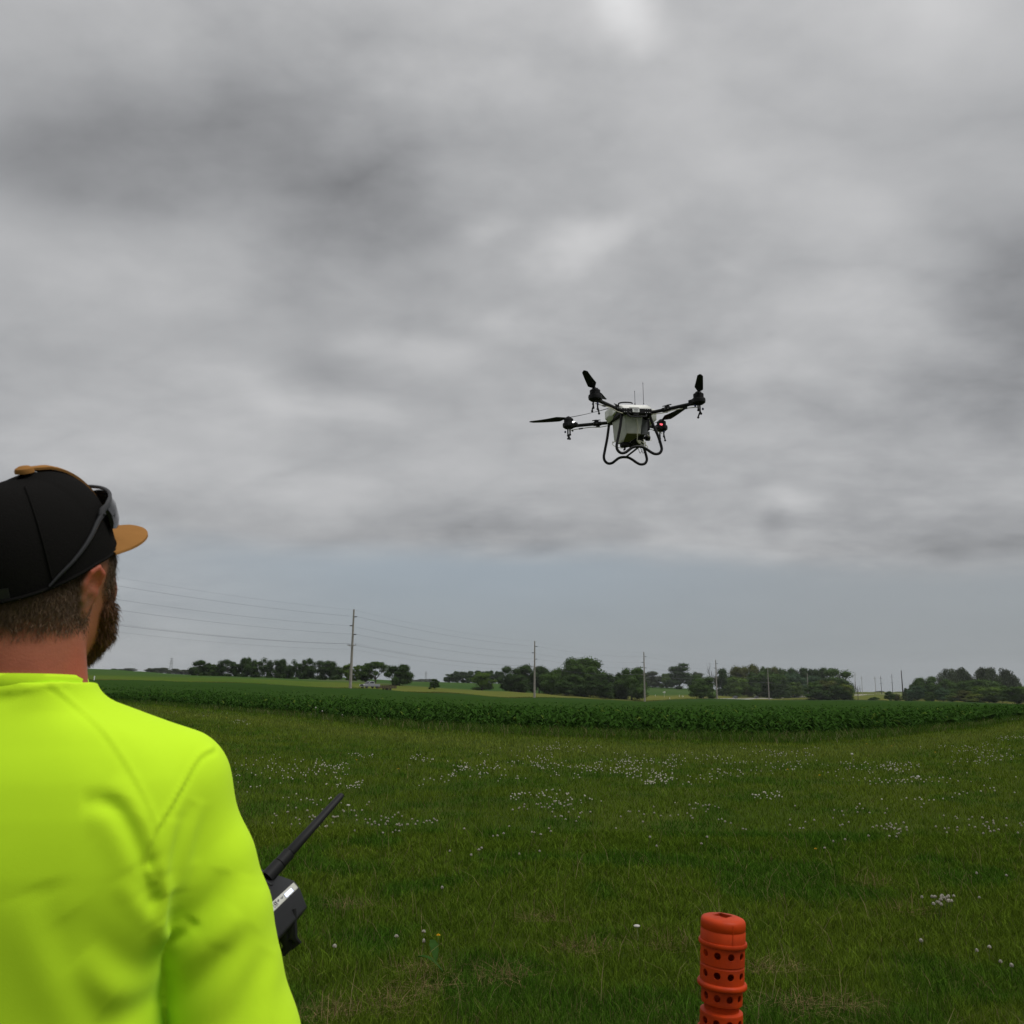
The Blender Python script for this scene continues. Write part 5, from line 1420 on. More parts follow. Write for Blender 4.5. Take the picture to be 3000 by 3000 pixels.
        if sy > 0:
            lp = H - d * (.10 if sx < 0 else .10) + n * (.03 * sx * -1 if sx < 0 else -.04) + Vector((0, 0, -.012)); q.box(lp, (.04, .03, .022))
        else: q.box(lp, (.012, .012, .012))
        q.build('status_light', lm, mo, bevel=.004)
        # nozzles on stalks below the motor
        for s in (-1, 1):
            q0 = H + n * s * .03 + Vector((0, 0, -.075)); ln = .11 if s > 0 else .085
            q = MB(); q.tube([q0, q0 + Vector((0, 0, -ln))], .0105, 8); e = q0 + Vector((0, 0, -ln)); k = d * (-.03 if s > 0 else .035)
            q.tube([e + Vector((0, 0, .012)), e + k * .6 + Vector((0, 0, -.02)), e + k + Vector((0, 0, -.045))], [.012, .011, .008], 7); q.ball(e + k + Vector((0, 0, -.055)), .0155, 6); q.ball(e + Vector((0, 0, -.004)), .0155, 5)
            nz = q.build('nozzle', BLK, t)
            q = MB(); q.ball(q0 + n * s * .02 + d * .03 * s + Vector((0, 0, -.03 - .03 * (s > 0))), .014, 5, (1, 1, 1.2)); q.build('nozzle_cap', BLUE, nz)
        # propeller at rest: hub clamp and two blades
        q = MB(); q.box(H + Vector((0, 0, .074)), (.07, .05, .018)); q.lathe([(.018, .06), (.018, .09), (.01, .096)], 10, H); pr = q.build('propeller', BLK, t, bevel=.004)
        for k, a in enumerate(PROP_AZ[(sx, sy)]):
            ca, sa = math.cos(a), math.sin(a); e = Vector((ca, sa, 0)); f = Vector((-sa, ca, 0)); vs = []; N = 14; hand = {(-1, -1): 1, (-1, 1): 1, (1, -1): -1, (1, 1): -1}[(sx, sy)]
            for i in range(N + 1):
                s = i / N; r = .035 + s * .60
                ch = .024 + .090 * min(1, s / .22) * (1 - .55 * max(0, s - .22) / .78); ch *= 1 if i < N else .35
                tw = math.radians(26 - 17 * s) * hand; up = .078 + .035 * s * s
                for j, (u, th) in enumerate(((-.5, 0), (-.15, .5), (.5, 0), (-.15, -.35))):
                    w = f * (u * ch * math.cos(tw)) + Vector((0, 0, u * ch * math.sin(tw) + th * .012 * (1 - .6 * s)))
                    vs.append(H + e * r + w + Vector((0, 0, up)))
            fs = [(4 * i + j, 4 * i + (j + 1) % 4, 4 * i + 4 + (j + 1) % 4, 4 * i + 4 + j) for i in range(N) for j in range(4)] + [(0, 1, 2, 3), tuple(4 * N + j for j in (3, 2, 1, 0))]
            q = MB(); q.add(vs, fs); q.build('blade', PROP, pr, angle=40)


_r = math.radians
PROP_AZ = {(-1, -1): (_r(243), _r(62)), (1, -1): (_r(250), _r(71)), (-1, 1): (_r(138), _r(-41)), (1, 1): (_r(283), _r(104))}
build_drone()
# ------------------------------------------------------------------ the man (one continuous body grown from a distance field)
MAN_PX = 109.0
_mo = P(MAN_PX, 1985, 1.13); MAN_X, MAN_Y = float(_mo[0]), float(_mo[1])
MAN_R = math.hypot(MAN_X, MAN_Y)
PSI = math.atan2(-MAN_X, MAN_Y)                  # he stands turned: local +y points along the line of sight, +x to the right
CP, SP = math.cos(PSI), math.sin(PSI)
man_local = lambda p: np.array([(p[0] - MAN_X) * CP + (p[1] - MAN_Y) * SP, -(p[0] - MAN_X) * SP + (p[1] - MAN_Y) * CP, p[2]])


def man_px(px, py, dy=0.0):
    """local point at local depth dy seen at a photo pixel"""
    d = ray(px, py); v = np.array([-SP, CP, 0]); o = np.array([MAN_X, MAN_Y, 0]) + v * dy
    t = ((o - _C) @ v) / (d @ v)
    return man_local(_C + d * t)


class SDF:
    def __init__(self, xs, ys, zs):
        self.ax = (np.asarray(xs, np.float32), np.asarray(ys, np.float32), np.asarray(zs, np.float32))
        self.V = np.full((len(xs), len(ys), len(zs)), 0.5, np.float32)

    def _blk(self, lo, hi):
        s = tuple(slice(max(0, np.searchsorted(a, l) - 1), np.searchsorted(a, h) + 1) for a, l, h in zip(self.ax, lo, hi))
        X, Y, Z = (a[q] for a, q in zip(self.ax, s))
        return s, X[:, None, None], Y[None, :, None], Z[None, None, :]

    def put(self, fn, lo, hi, k=0.02, op='add', m=0.07):
        s, X, Y, Z = self._blk([v - m for v in lo], [v + m for v in hi])
        d = fn(X, Y, Z); V = self.V[s]
        if op == 'add':
            h = np.clip(0.5 + 0.5 * (V - d) / k, 0, 1); self.V[s] = V * (1 - h) + d * h - k * h * (1 - h)
        else:          # smooth subtraction
            d = -d; h = np.clip(0.5 - 0.5 * (V - d) / k, 0, 1); self.V[s] = V * (1 - h) + d * h + k * h * (1 - h)

    def cone(self, a, b, ra, rb, k=0.02, op='add', sq=(1, 1, 1)):
        a, b = np.array(a, float), np.array(b, float); ab = b - a; L = (ab @ ab) or 1e-9; r = max(ra, rb)
        def fn(X, Y, Z):
            px, py, pz = X - a[0], Y - a[1], Z - a[2]
            t = np.clip((px * ab[0] + py * ab[1] + pz * ab[2]) / L, 0, 1)
            return np.sqrt((px - ab[0] * t) ** 2 + (py - ab[1] * t) ** 2 + (pz - ab[2] * t) ** 2) - (ra + (rb - ra) * t)
        self.put(fn, np.minimum(a, b) - r, np.maximum(a, b) + r, k, op)

    def ell(self, c, r, k=0.02, op='add', M=None):
        c = np.array(c, float); r = np.array(r, float); R = np.eye(3) if M is None else np.array(M)   # columns: local axes
        def fn(X, Y, Z):
            px, py, pz = X - c[0], Y - c[1], Z - c[2]
            q = [px * R[0, i] + py * R[1, i] + pz * R[2, i] for i in range(3)]
            k0 = np.sqrt(sum((q[i] / r[i]) ** 2 for i in range(3))); k1 = np.sqrt(sum((q[i] / r[i] ** 2) ** 2 for i in range(3)))
            return k0 * (k0 - 1) / np.maximum(k1, 1e-6)
        e = np.abs(R) @ r
        self.put(fn, c - e, c + e, k, op)

    def path(self, pts, rs, k=0.012):
        for i in range(len(pts) - 1): self.cone(pts[i], pts[i + 1], rs[i], rs[i + 1], k)

    def nets(self):
        V = self.V; xs, ys, zs = self.ax; ins = V < 0
        c = np.zeros(tuple(n - 1 for n in V.shape), np.int8)
        for i in (0, 1):
            for j in (0, 1):
                for k in (0, 1): c += ins[i:V.shape[0] - 1 + i, j:V.shape[1] - 1 + j, k:V.shape[2] - 1 + k]
        act = (c > 0) & (c < 8); I = np.argwhere(act); idx = np.full(c.shape, -1, np.int32); idx[act] = np.arange(len(I))
        acc = np.zeros((len(I), 3)); cnt = np.zeros(len(I))
        cor = [(i, j, k) for i in (0, 1) for j in (0, 1) for k in (0, 1)]
        val = {q: V[I[:, 0] + q[0], I[:, 1] + q[1], I[:, 2] + q[2]] for q in cor}
        pos = {q: np.stack([xs[I[:, 0] + q[0]], ys[I[:, 1] + q[1]], zs[I[:, 2] + q[2]]], -1) for q in cor}
        for p in cor:
            for ax in range(3):
                if p[ax]: continue
                q = tuple(1 if a == ax else p[a] for a in range(3)); a, b = val[p], val[q]; m = (a < 0) != (b < 0)
                t = a[m] / (a[m] - b[m]); acc[m] += pos[p][m] * (1 - t[:, None]) + pos[q][m] * t[:, None]; cnt[m] += 1
        v = acc / cnt[:, None]; F = []
        for ax in range(3):
            n = V.shape; o1, o2 = [(1, 2), (2, 0), (0, 1)][ax]
            sl = [slice(1, n[a] - 1) for a in range(3)]; s0, s1 = list(sl), list(sl); s0[ax] = slice(0, n[ax] - 1); s1[ax] = slice(1, n[ax])
            a, b = ins[tuple(s0)], ins[tuple(s1)]; E = np.argwhere(a != b)
            if not len(E): continue
            fl = a[tuple(E.T)]; E = E + [0 if q == ax else 1 for q in range(3)]
            def cell(d1, d2):
                q = E.copy(); q[:, o1] -= d1; q[:, o2] -= d2; return idx[tuple(q.T)]
            Q = np.stack([cell(1, 1), cell(0, 1), cell(0, 0), cell(1, 0)], -1); Q[~fl] = Q[~fl][:, ::-1]; F.append(Q)
        return v, np.vstack(F)


def axis(lo, hi, fine_lo, fine_hi, fine, coarse):
    out = [lo]
    while out[-1] < hi: out.append(out[-1] + (fine if fine_lo <= out[-1] < fine_hi else coarse))
    return out


HEAD_YAW, HEAD_TILT, HEAD_ROLL = math.radians(-44), math.radians(27), math.radians(4)
HEAD = np.array(Matrix.Rotation(HEAD_YAW, 3, 'Z') @ Matrix.Rotation(HEAD_TILT, 3, 'X') @ Matrix.Rotation(HEAD_ROLL, 3, 'Y'))
HEAD_C = np.array([-0.010, 0.0, 1.694])
hd = lambda *p: HEAD_C + (0.003, 0, 0.007) + HEAD @ np.array(p, float)          # cap frame (the cap sits tilted back)
FACE = np.array(Matrix.Rotation(math.radians(-38), 3, 'Z') @ Matrix.Rotation(math.radians(9), 3, 'X') @ Matrix.Rotation(HEAD_ROLL, 3, 'Y'))
hf = lambda *p: HEAD_C + FACE @ np.array(p, float)          # skull and face frame

# arm joints in his own frame
BODY_YAW = math.radians(-17)
_by = np.array(Matrix.Rotation(BODY_YAW, 3, 'Z')); bd = lambda *p: _by @ np.array(p, float) * (1, 1, 1)
SH_R, SH_L = np.array([.172, -.035, 1.402]), np.array([-.175, .045, 1.408])
CTRL_NEAR, CTRL_FAR = np.array([-.485, 1.30, 1.135]), np.array([-.45, 1.50, 1.15])
HAND_R = man_local((-.515, 1.395, 1.062)); HAND_L = man_local((-.665, 1.44, 1.062))
EL_R = np.array([.276, -.050, 1.085]); EL_L = np.array([-.285, .03, 1.10])


def hand(S, wrist, fwd, up, side, k=0.008):
    """palm, four bent fingers of unequal length and a thumb, curled round a thing held between them"""
    f, u, s = (np.array(v, float) / np.linalg.norm(v) for v in (fwd, up, side)); w = np.array(wrist, float)
    S.ell(w + f * .045, (.028, .046, .016), .012, M=np.stack([s, f, u], 1))
    S.cone(w - f * .02, w + f * .02, .026, .026, .014)
    for i, (o, L) in enumerate(((-.027, .070), (-.009, .078), (.010, .073), (.028, .058))):
        b = w + f * .082 + s * o; m = b + f * L * .42 - u * .006; q = m + f * L * .26 - u * L * .30; e = q - f * L * .06 - u * L * .30
        S.path([b - f * .02, b, m, q, e], [.010, .0098, .0090, .0082, .0068], .004)
    b = w + f * .028 - s * .026; m = b - s * .022 + f * .026 + u * .010; e = m + f * .032 + u * .012; S.path([b, m, e], [.0125, .0105, .0085], .006)


def build_body():
    xs = axis(-.46, .42, -.13, .15, .0036, .0075); ys = axis(-.22, .44, -.13, .15, .0036, .0075); zs = axis(.02, 1.83, 1.50, 1.83, .0036, .009)
    S = SDF(xs, ys, zs)
    e = lambda c, r, k=.02, op='add': S.ell(hf(*c), r, k, op, FACE)
    cn = lambda a, b, ra, rb, k=.012, op='add': S.cone(hf(*a), hf(*b), ra, rb, k, op)
    # trunk under the shirt
    S.cone(bd(0, .0, 1.02), bd(0, .0, 1.30), .095, .10, .03); S.ell(bd(0, .01, 1.31), (.135, .085, .13), .04, M=_by); S.ell(bd(0, .0, 1.0), (.16, .105, .12), .04, M=_by)
    S.cone(SH_L, SH_R, .045, .045, .04); S.cone(bd(-.06, -.005, 1.45), bd(.06, -.005, 1.45), .045, .045, .04)
    # neck
    S.cone((0, -.012, 1.43), hf(.0, -.034, -.07), .070, .062, .03)
    S.cone((.03, -.02, 1.46), hf(.045, -.02, -.075), .035, .028, .03); S.cone((-.03, -.02, 1.46), hf(-.045, -.02, -.075), .035, .028, .03)
    S.cone((.0, .035, 1.47), hf(0, .02, -.09), .045, .045, .03)
    # head
    e((0, -.007, .016), (.0755, .090, .088)); e((0, .026, -.036), (.068, .069, .080), .03); e((0, .020, .012), (.069, .070, .056), .03); e((0, .046, -.086), (.050, .048, .040), .025)
    e((0, -.040, -.035), (.066, .054, .050), .03)
    cn((-.052, .060, -.032), (-.046, .068, -.04), .014, .014, .02); cn((.052, .060, -.032), (.046, .068, -.04), .014, .014, .02)
    cn((-.038, .084, .006), (.038, .084, .006), .011, .011, .015); cn((0, .092, -.006), (0, .112, -.046), .008, .0125, .012); cn((-.012, .1, -.05), (.012, .1, -.05), .009, .009, .008)
    for s in (-1, 1): S.ell(hf(s * .031, .094, -.012), (.014, .010, .010), .008, 'sub', FACE)
    cn((-.020, .093, -.078), (.020, .093, -.078), .006, .006, .006); cn((-.017, .091, -.090), (.017, .091, -.090), .0065, .0065, .006); cn((-.018, .1005, -.0845), (.018, .1005, -.0845), .0016, .0016, .004, 'sub')
    # ears: a cupped leaf whose rear edge stands off the skull
    for s in (-1, 1):
        R = FACE @ np.array(Matrix.Rotation(s * math.radians(-9), 3, 'Z') @ Matrix.Rotation(math.radians(-10), 3, 'X') @ Matrix.Rotation(s * math.radians(8), 3, 'Y'))
        c = hf(s * .0785, -.010, -.026)
        S.ell(c, (.0062, .0150, .0315), .005, M=R); S.ell(c + R @ np.array((s * .0075, .003, .004)), (.0055, .0095, .020), .004, 'sub', R)
        rim = [c + R @ np.array(q) for q in ((s * .002, .0125, .014), (s * .003, .0095, .025), (s * .003, .0, .0315), (s * .003, -.0105, .0245), (s * .0025, -.0142, .007), (s * .002, -.0105, -.013), (s * .001, -.004, -.025))]
        S.path(rim, [.0036, .004, .0042, .0044, .0042, .004, .004], .004); S.ell(c + R @ np.array((0, -.001, -.030)), (.005, .009, .010), .006, M=R)
        S.cone(hf(s * .070, .004, -.03), c, .009, .005, .008)
    # arms and hands
    for sh, el, hn, sg in ((SH_R, EL_R, HAND_R, 1), (SH_L, EL_L, HAND_L, -1)):
        S.ell(sh + (0, 0, -.01), (.058, .058, .062), .04); mid = sh * .5 + el * .5
        S.path([sh, mid, el], [.054, .050, .040], .02); fa = el * .65 + hn * .35
        d = (hn - el) / np.linalg.norm(hn - el); S.path([el, fa, hn - d * .01], [.042, .044, .027], .02)
        f = np.array([-SP * 0 + .0, 1, 0]); f = man_local((MAN_X, MAN_Y + 1, 0)) - man_local((MAN_X, MAN_Y, 0)); f[2] = .05
        sd = np.cross(f, (0, 0, 1)) * sg
        hand(S, hn, f, (0, 0, 1), sd)
    # legs and feet
    for s in (-1, 1):
        hp, kn, an = bd(s * .095, .0, .92), bd(s * .11, .02, .50), bd(s * .12, -.01, .09)
        S.path([hp, kn, an], [.085, .060, .040], .03); S.ell(bd(s * .115, -.02, .36), (.052, .058, .12), .03); S.cone(an + (0, 0, -.03), an + bd(0, .15, -.045), .040, .030, .03)
    v, f = S.nets()
    # tints: sun reddened neck and ears, cropped hair on the scalp, beard shadow
    h = (v - HEAD_C) @ FACE
    skin = np.array((0.34, 0.130, 0.070)); red = np.array((0.36, 0.092, 0.052)); hair = np.array((0.115, 0.070, 0.038)); beard = np.array((0.085, 0.038, 0.016))
    col = np.tile(skin, (len(v), 1)); n = fbm(h[:, 0] * 60 + 100, h[:, 2] * 60 + 100, 51)[:, None]
    k = lambda x, a, b: np.clip((x - a) / (b - a), 0, 1)
    tr = (k(h[:, 2], -.05, -.13) * k(h[:, 1], .05, -.0))[:, None]; col = col * (1 - tr * .75) + red * tr * .75
    ear = (k(np.abs(h[:, 0]), .078, .086) * (np.abs(h[:, 1] + .012) < .05))[:, None]; col = col * (1 - ear) + (red * 1.08) * ear
    notear = 1 - ear[:, 0]
    jit = (n[:, 0] - .5) * .03
    hm = k(h[:, 2] + jit, -.082, -.052) * k(-h[:, 1] + jit, -.005, .012) * notear                      # nape and back of the head
    hm = np.maximum(hm, k(h[:, 2], .004, .02)); side = k(h[:, 2] + jit, -.035, -.02) * k(h[:, 1] + jit, .060, .045) * k(h[:, 1] + jit, .018, .030) * notear * k(np.abs(h[:, 0]), .04, .055)
    hm = np.maximum(hm, side * .8)[:, None] * (.72 + .4 * n)
    col = col * (1 - np.clip(hm, 0, 1)) + hair * np.clip(hm, 0, 1)
    col *= (.86 + .28 * n)
    m = mat('sunburnt_skin', tuple(skin), rough=.52, spec=.25, attr='tint', sss=.12, bump=.0005, bscale=300, var=.10, vscale=55)
    return v, f, col, m, h


man = thing('person', 'bearded man in neon yellow shirt and black and tan cap watching the drone', 'person', (MAN_X, MAN_Y, 0), (0, 0, PSI))
_bv, _bf, _bc, _bm, _bh = build_body()
link('body', np_mesh('body', _bv, _bf, [_bm], colors=_bc), man)


def strands(v, n, sel, count, length, down, lift, width, base_col, name, seed, jit=.35):
    """short hairs rooted on the body surface"""
    g = np.random.default_rng(seed); w = sel / sel.sum(); i = g.choice(len(v), count, p=w)
    nn = n[i]; p = v[i] + g.normal(0, .0016, (count, 3)); d = np.array(down) if np.ndim(down) == 1 else down[i]
    d = d - nn * np.sum(nn * d, 1, keepdims=True) if np.ndim(d) == 2 else d[None] - nn * (nn @ d)[:, None]
    d /= np.linalg.norm(d, axis=1, keepdims=True) + 1e-6
    d = d + nn * lift + g.normal(0, jit, (count, 3)); d /= np.linalg.norm(d, axis=1, keepdims=True)
    L = length * g.uniform(.55, 1.3, (count, 1)); s = np.cross(d, g.normal(0, 1, (count, 3))); s /= np.linalg.norm(s, axis=1, keepdims=True); s *= width
    bend = np.array((0, 0, -1.0)) * L * .25
    m = p + d * L * .5; t = p + d * L + bend
    V = np.stack([p - s, p + s, m - s * .8, m + s * .8, t], 1).reshape(-1, 3); o = np.arange(count)[:, None] * 5
    c = np.array(base_col) * g.uniform(.5, 1.7, (count, 1)); c = np.repeat(c, 5, 0)
    return np_mesh(name, V, [np.vstack([o + [0, 1, 3], o + [0, 3, 2], o + [2, 3, 4]])], [mat('hair_strand', (.1, .06, .03), rough=.55, spec=.2, attr='tint')], colors=c, smooth=False)


def vert_normals(v, f):
    a, b, c, d = (v[f[:, i]] for i in range(4)); fn = np.cross(c - a, d - b); n = np.zeros_like(v)
    for i in range(4): np.add.at(n, f[:, i], fn)
    return n / (np.linalg.norm(n, axis=1, keepdims=True) + 1e-9)


def build_hair():
    n = vert_normals(_bv, _bf); h = _bh; k = lambda x, a, b: np.clip((x - a) / (b - a), 0, 1)
    notear = 1 - k(np.abs(h[:, 0]), .076, .080) * (np.abs(h[:, 1] + .012) < .04)
    inhead = (h[:, 2] > -.125) & (np.abs(h[:, 0]) < .1) & (_bv[:, 2] > 1.5)
    cq = (_bv - HEAD_C) @ HEAD; under = cq[:, 2] < .013 - .016 * np.clip(-cq[:, 1] / (np.hypot(cq[:, 0], cq[:, 1]) + 1e-6), 0, 1)
    nape = k(h[:, 2], -.086, -.050) * k(-h[:, 1], -.004, .012) * under * inhead * notear
    side = k(h[:, 2], -.04, -.02) * under * k(h[:, 1], .062, .05) * k(h[:, 1], .02, .032) * k(np.abs(h[:, 0]), .04, .055) * inhead * notear
    down = FACE @ np.array((0, -.25, -1.0))
    link('hair', strands(_bv, n, nape + .6 * side + 1e-12, 26000, .0058, down, .14, .00024, (.095, .062, .036), 'hair', 61), man)
    # beard: jaw, chin, moustache and sideburn
    jaw = ((k(h[:, 2], -.050, -.075) * k(h[:, 1], .030, .048)) + (k(h[:, 2], -.005, -.02) * k(h[:, 1], .030, .036) * k(h[:, 1], .062, .052) * (h[:, 2] > -.07))) * (h[:, 2] > -.135) * (np.abs(h[:, 0]) < .08) * (_bv[:, 2] > 1.5) * notear
    jaw = jaw * (1 - (k(h[:, 1], .085, .09) * (h[:, 2] > -.096) * (np.abs(h[:, 0]) < .025))) * np.where(h[:, 2] < -.1, k(h[:, 1], .01, .03), 1)
    bdn = FACE @ np.array((0, .28, -1.0))
    # solid mass of the beard
    xs = np.arange(-.11, .115, .004); S = SDF(xs + .04, np.arange(-.03, .17, .004), np.arange(1.515, 1.70, .004))
    e = lambda c, r, kk=.02, op='add': S.ell(hf(*c), r, kk, op, FACE)
    e((0, .058, -.092), (.051, .041, .040)); e((0, .055, -.110), (.036, .036, .032), .03)
    for s in (-1, 1): S.path([hf(s * .0655, .048, -.030), hf(s * .062, .050, -.060), hf(s * .050, .060, -.088)], [.005, .010, .018], .015)
    e((0, .115, -.062), (.024, .026, .042), .012, 'sub'); e((0, .030, -.045), (.0625, .075, .050), .012, 'sub')
    v, f = S.nets(); hh = (v - HEAD_C) @ FACE
    nz = fbm(hh[:, 0] * 110 + 90, hh[:, 2] * 70 + 90, 71) - .5; n2 = vert_normals(v, f); v = v + n2 * nz[:, None] * .006
    c = np.array((.070, .033, .015)) * (.6 + .8 * fbm(hh[:, 0] * 220 + 90, hh[:, 2] * 60 + 90, 72)[:, None])
    be = link('beard', np_mesh('beard', v, f, [mat('beard_mass', (.07, .035, .016), rough=.8, spec=.1, attr='tint', bump=.002, bscale=220)], colors=c), man)
    st = strands(v, n2, np.ones(len(v)), 16000, .0095, bdn, .5, .00036, (.085, .040, .018), 'beard_hair', 62, .4); tag(link('beard_hair', st, be), kind='stuff')
    st = strands(_bv, n, jaw + 1e-12, 6000, .0042, bdn, .35, .00030, (.085, .042, .020), 'stubble', 63); tag(link('stubble', st, be), kind='stuff')
    wm = mat('eye_white', (.7, .68, .65), rough=.2, spec=.5)
    for s in (-1, 1):
        b = MB(); b.ball(tuple(hf(s * .031, .082, -.012)), .0118, 8); ey = b.build('eye', wm, man)
        b = MB(); b.ball(tuple(hf(s * .031, .0895, -.011)), .0052, 6); b.build('iris', mat('iris_blue', (.05, .08, .12), rough=.15), ey)


build_hair()


# ------------------------------------------------------------------ shirt
FOLDS = [  # polyline in photo pixels on the back, depth of the relief (m, negative = valley), half width (m)
    # raglan seam and sleeve seam: stitched ridge with a fine groove beside it
    ([(147, 2007), (190, 2037), (293, 2129), (359, 2222), (408, 2314), (443, 2401)], .0013, .0036), ([(139, 2012), (182, 2043), (284, 2135), (350, 2227), (400, 2317), (437, 2400)], -.0010, .0028),
    ([(625, 2195), (576, 2216), (522, 2287), (478, 2352), (440, 2412), (418, 2472), (418, 2515), (435, 2559)], .0016, .0036), ([(633, 2204), (584, 2224), (531, 2294), (487, 2358), (449, 2416), (427, 2474), (426, 2515)], -.0015, .0030),
    ([(-40, 2026), (0, 2024), (70, 2020), (147, 2008), (200, 1998)], .0012, .0036), ([(-40, 2062), (0, 2055), (40, 2043), (100, 2030)], -.0016, .008),
    # fold hooking from the shoulder blade into the armpit
    ([(230, 2338), (285, 2333), (325, 2345), (352, 2375), (375, 2420), (402, 2485), (430, 2560), (455, 2625)], -.0085, .0105), ([(300, 2296), (345, 2318), (378, 2368), (400, 2430), (420, 2500)], .0060, .0145),
    ([(250, 2385), (305, 2392), (340, 2440), (372, 2520), (400, 2590)], .0035, .018),
    # sleeve folds below the shoulder
    ([(556, 2340), (520, 2405), (502, 2475), (494, 2550), (490, 2640)], -.0052, .0105), ([(585, 2340), (552, 2420), (530, 2510), (520, 2600)], .0035, .014), ([(600, 2350), (574, 2440), (560, 2520)], -.0022, .010), ([(500, 2380), (474, 2460), (464, 2540)], .0035, .013),
    # gathered cloth at the armpit
    ([(428, 2505), (455, 2540), (470, 2600), (462, 2675), (470, 2722), (498, 2738), (530, 2715), (548, 2690)], .0068, .0115), ([(478, 2752), (508, 2745), (540, 2718), (560, 2685)], -.0075, .0085), ([(486, 2590), (490, 2640), (486, 2690), (505, 2702)], -.0042, .010),
    ([(360, 2520), (400, 2575), (440, 2630), (462, 2680)], -.0038, .011), ([(340, 2545), (390, 2610), (440, 2680)], .0028, .014),
    # long drapes of the back
    ([(120, 2560), (150, 2660), (195, 2760), (245, 2860), (290, 2950), (320, 3040)], -.0055, .020), ([(150, 2590), (190, 2690), (240, 2790), (300, 2890), (350, 2990), (370, 3060)], .0045, .022), ([(70, 2600), (110, 2720), (160, 2850), (200, 2960), (215, 3060)], .0040, .026),
    ([(200, 2640), (270, 2730), (350, 2800), (420, 2820), (480, 2790)], -.0050, .022), ([(230, 2770), (310, 2850), (400, 2885), (485, 2850)], .0042, .022), ([(300, 2930), (380, 2960), (480, 2900)], -.0035, .022),
    # lower sleeve drapes
    ([(650, 2540), (622, 2600), (580, 2665), (545, 2720)], -.0042, .014), ([(730, 2700), (670, 2770), (598, 2840), (520, 2920), (490, 2970)], -.0045, .017), ([(690, 2660), (620, 2735), (550, 2800), (500, 2860)], .0040, .018), ([(760, 2600), (720, 2720), (660, 2850), (610, 2990), (600, 3050)], .0034, .022), ([(720, 2560), (680, 2660), (625, 2760)], .0028, .018),
    ([(780, 2780), (715, 2880), (665, 2980), (640, 3050)], -.0038, .018), ([(820, 2780), (775, 2890), (745, 3000), (735, 3060)], .0030, .018),
]


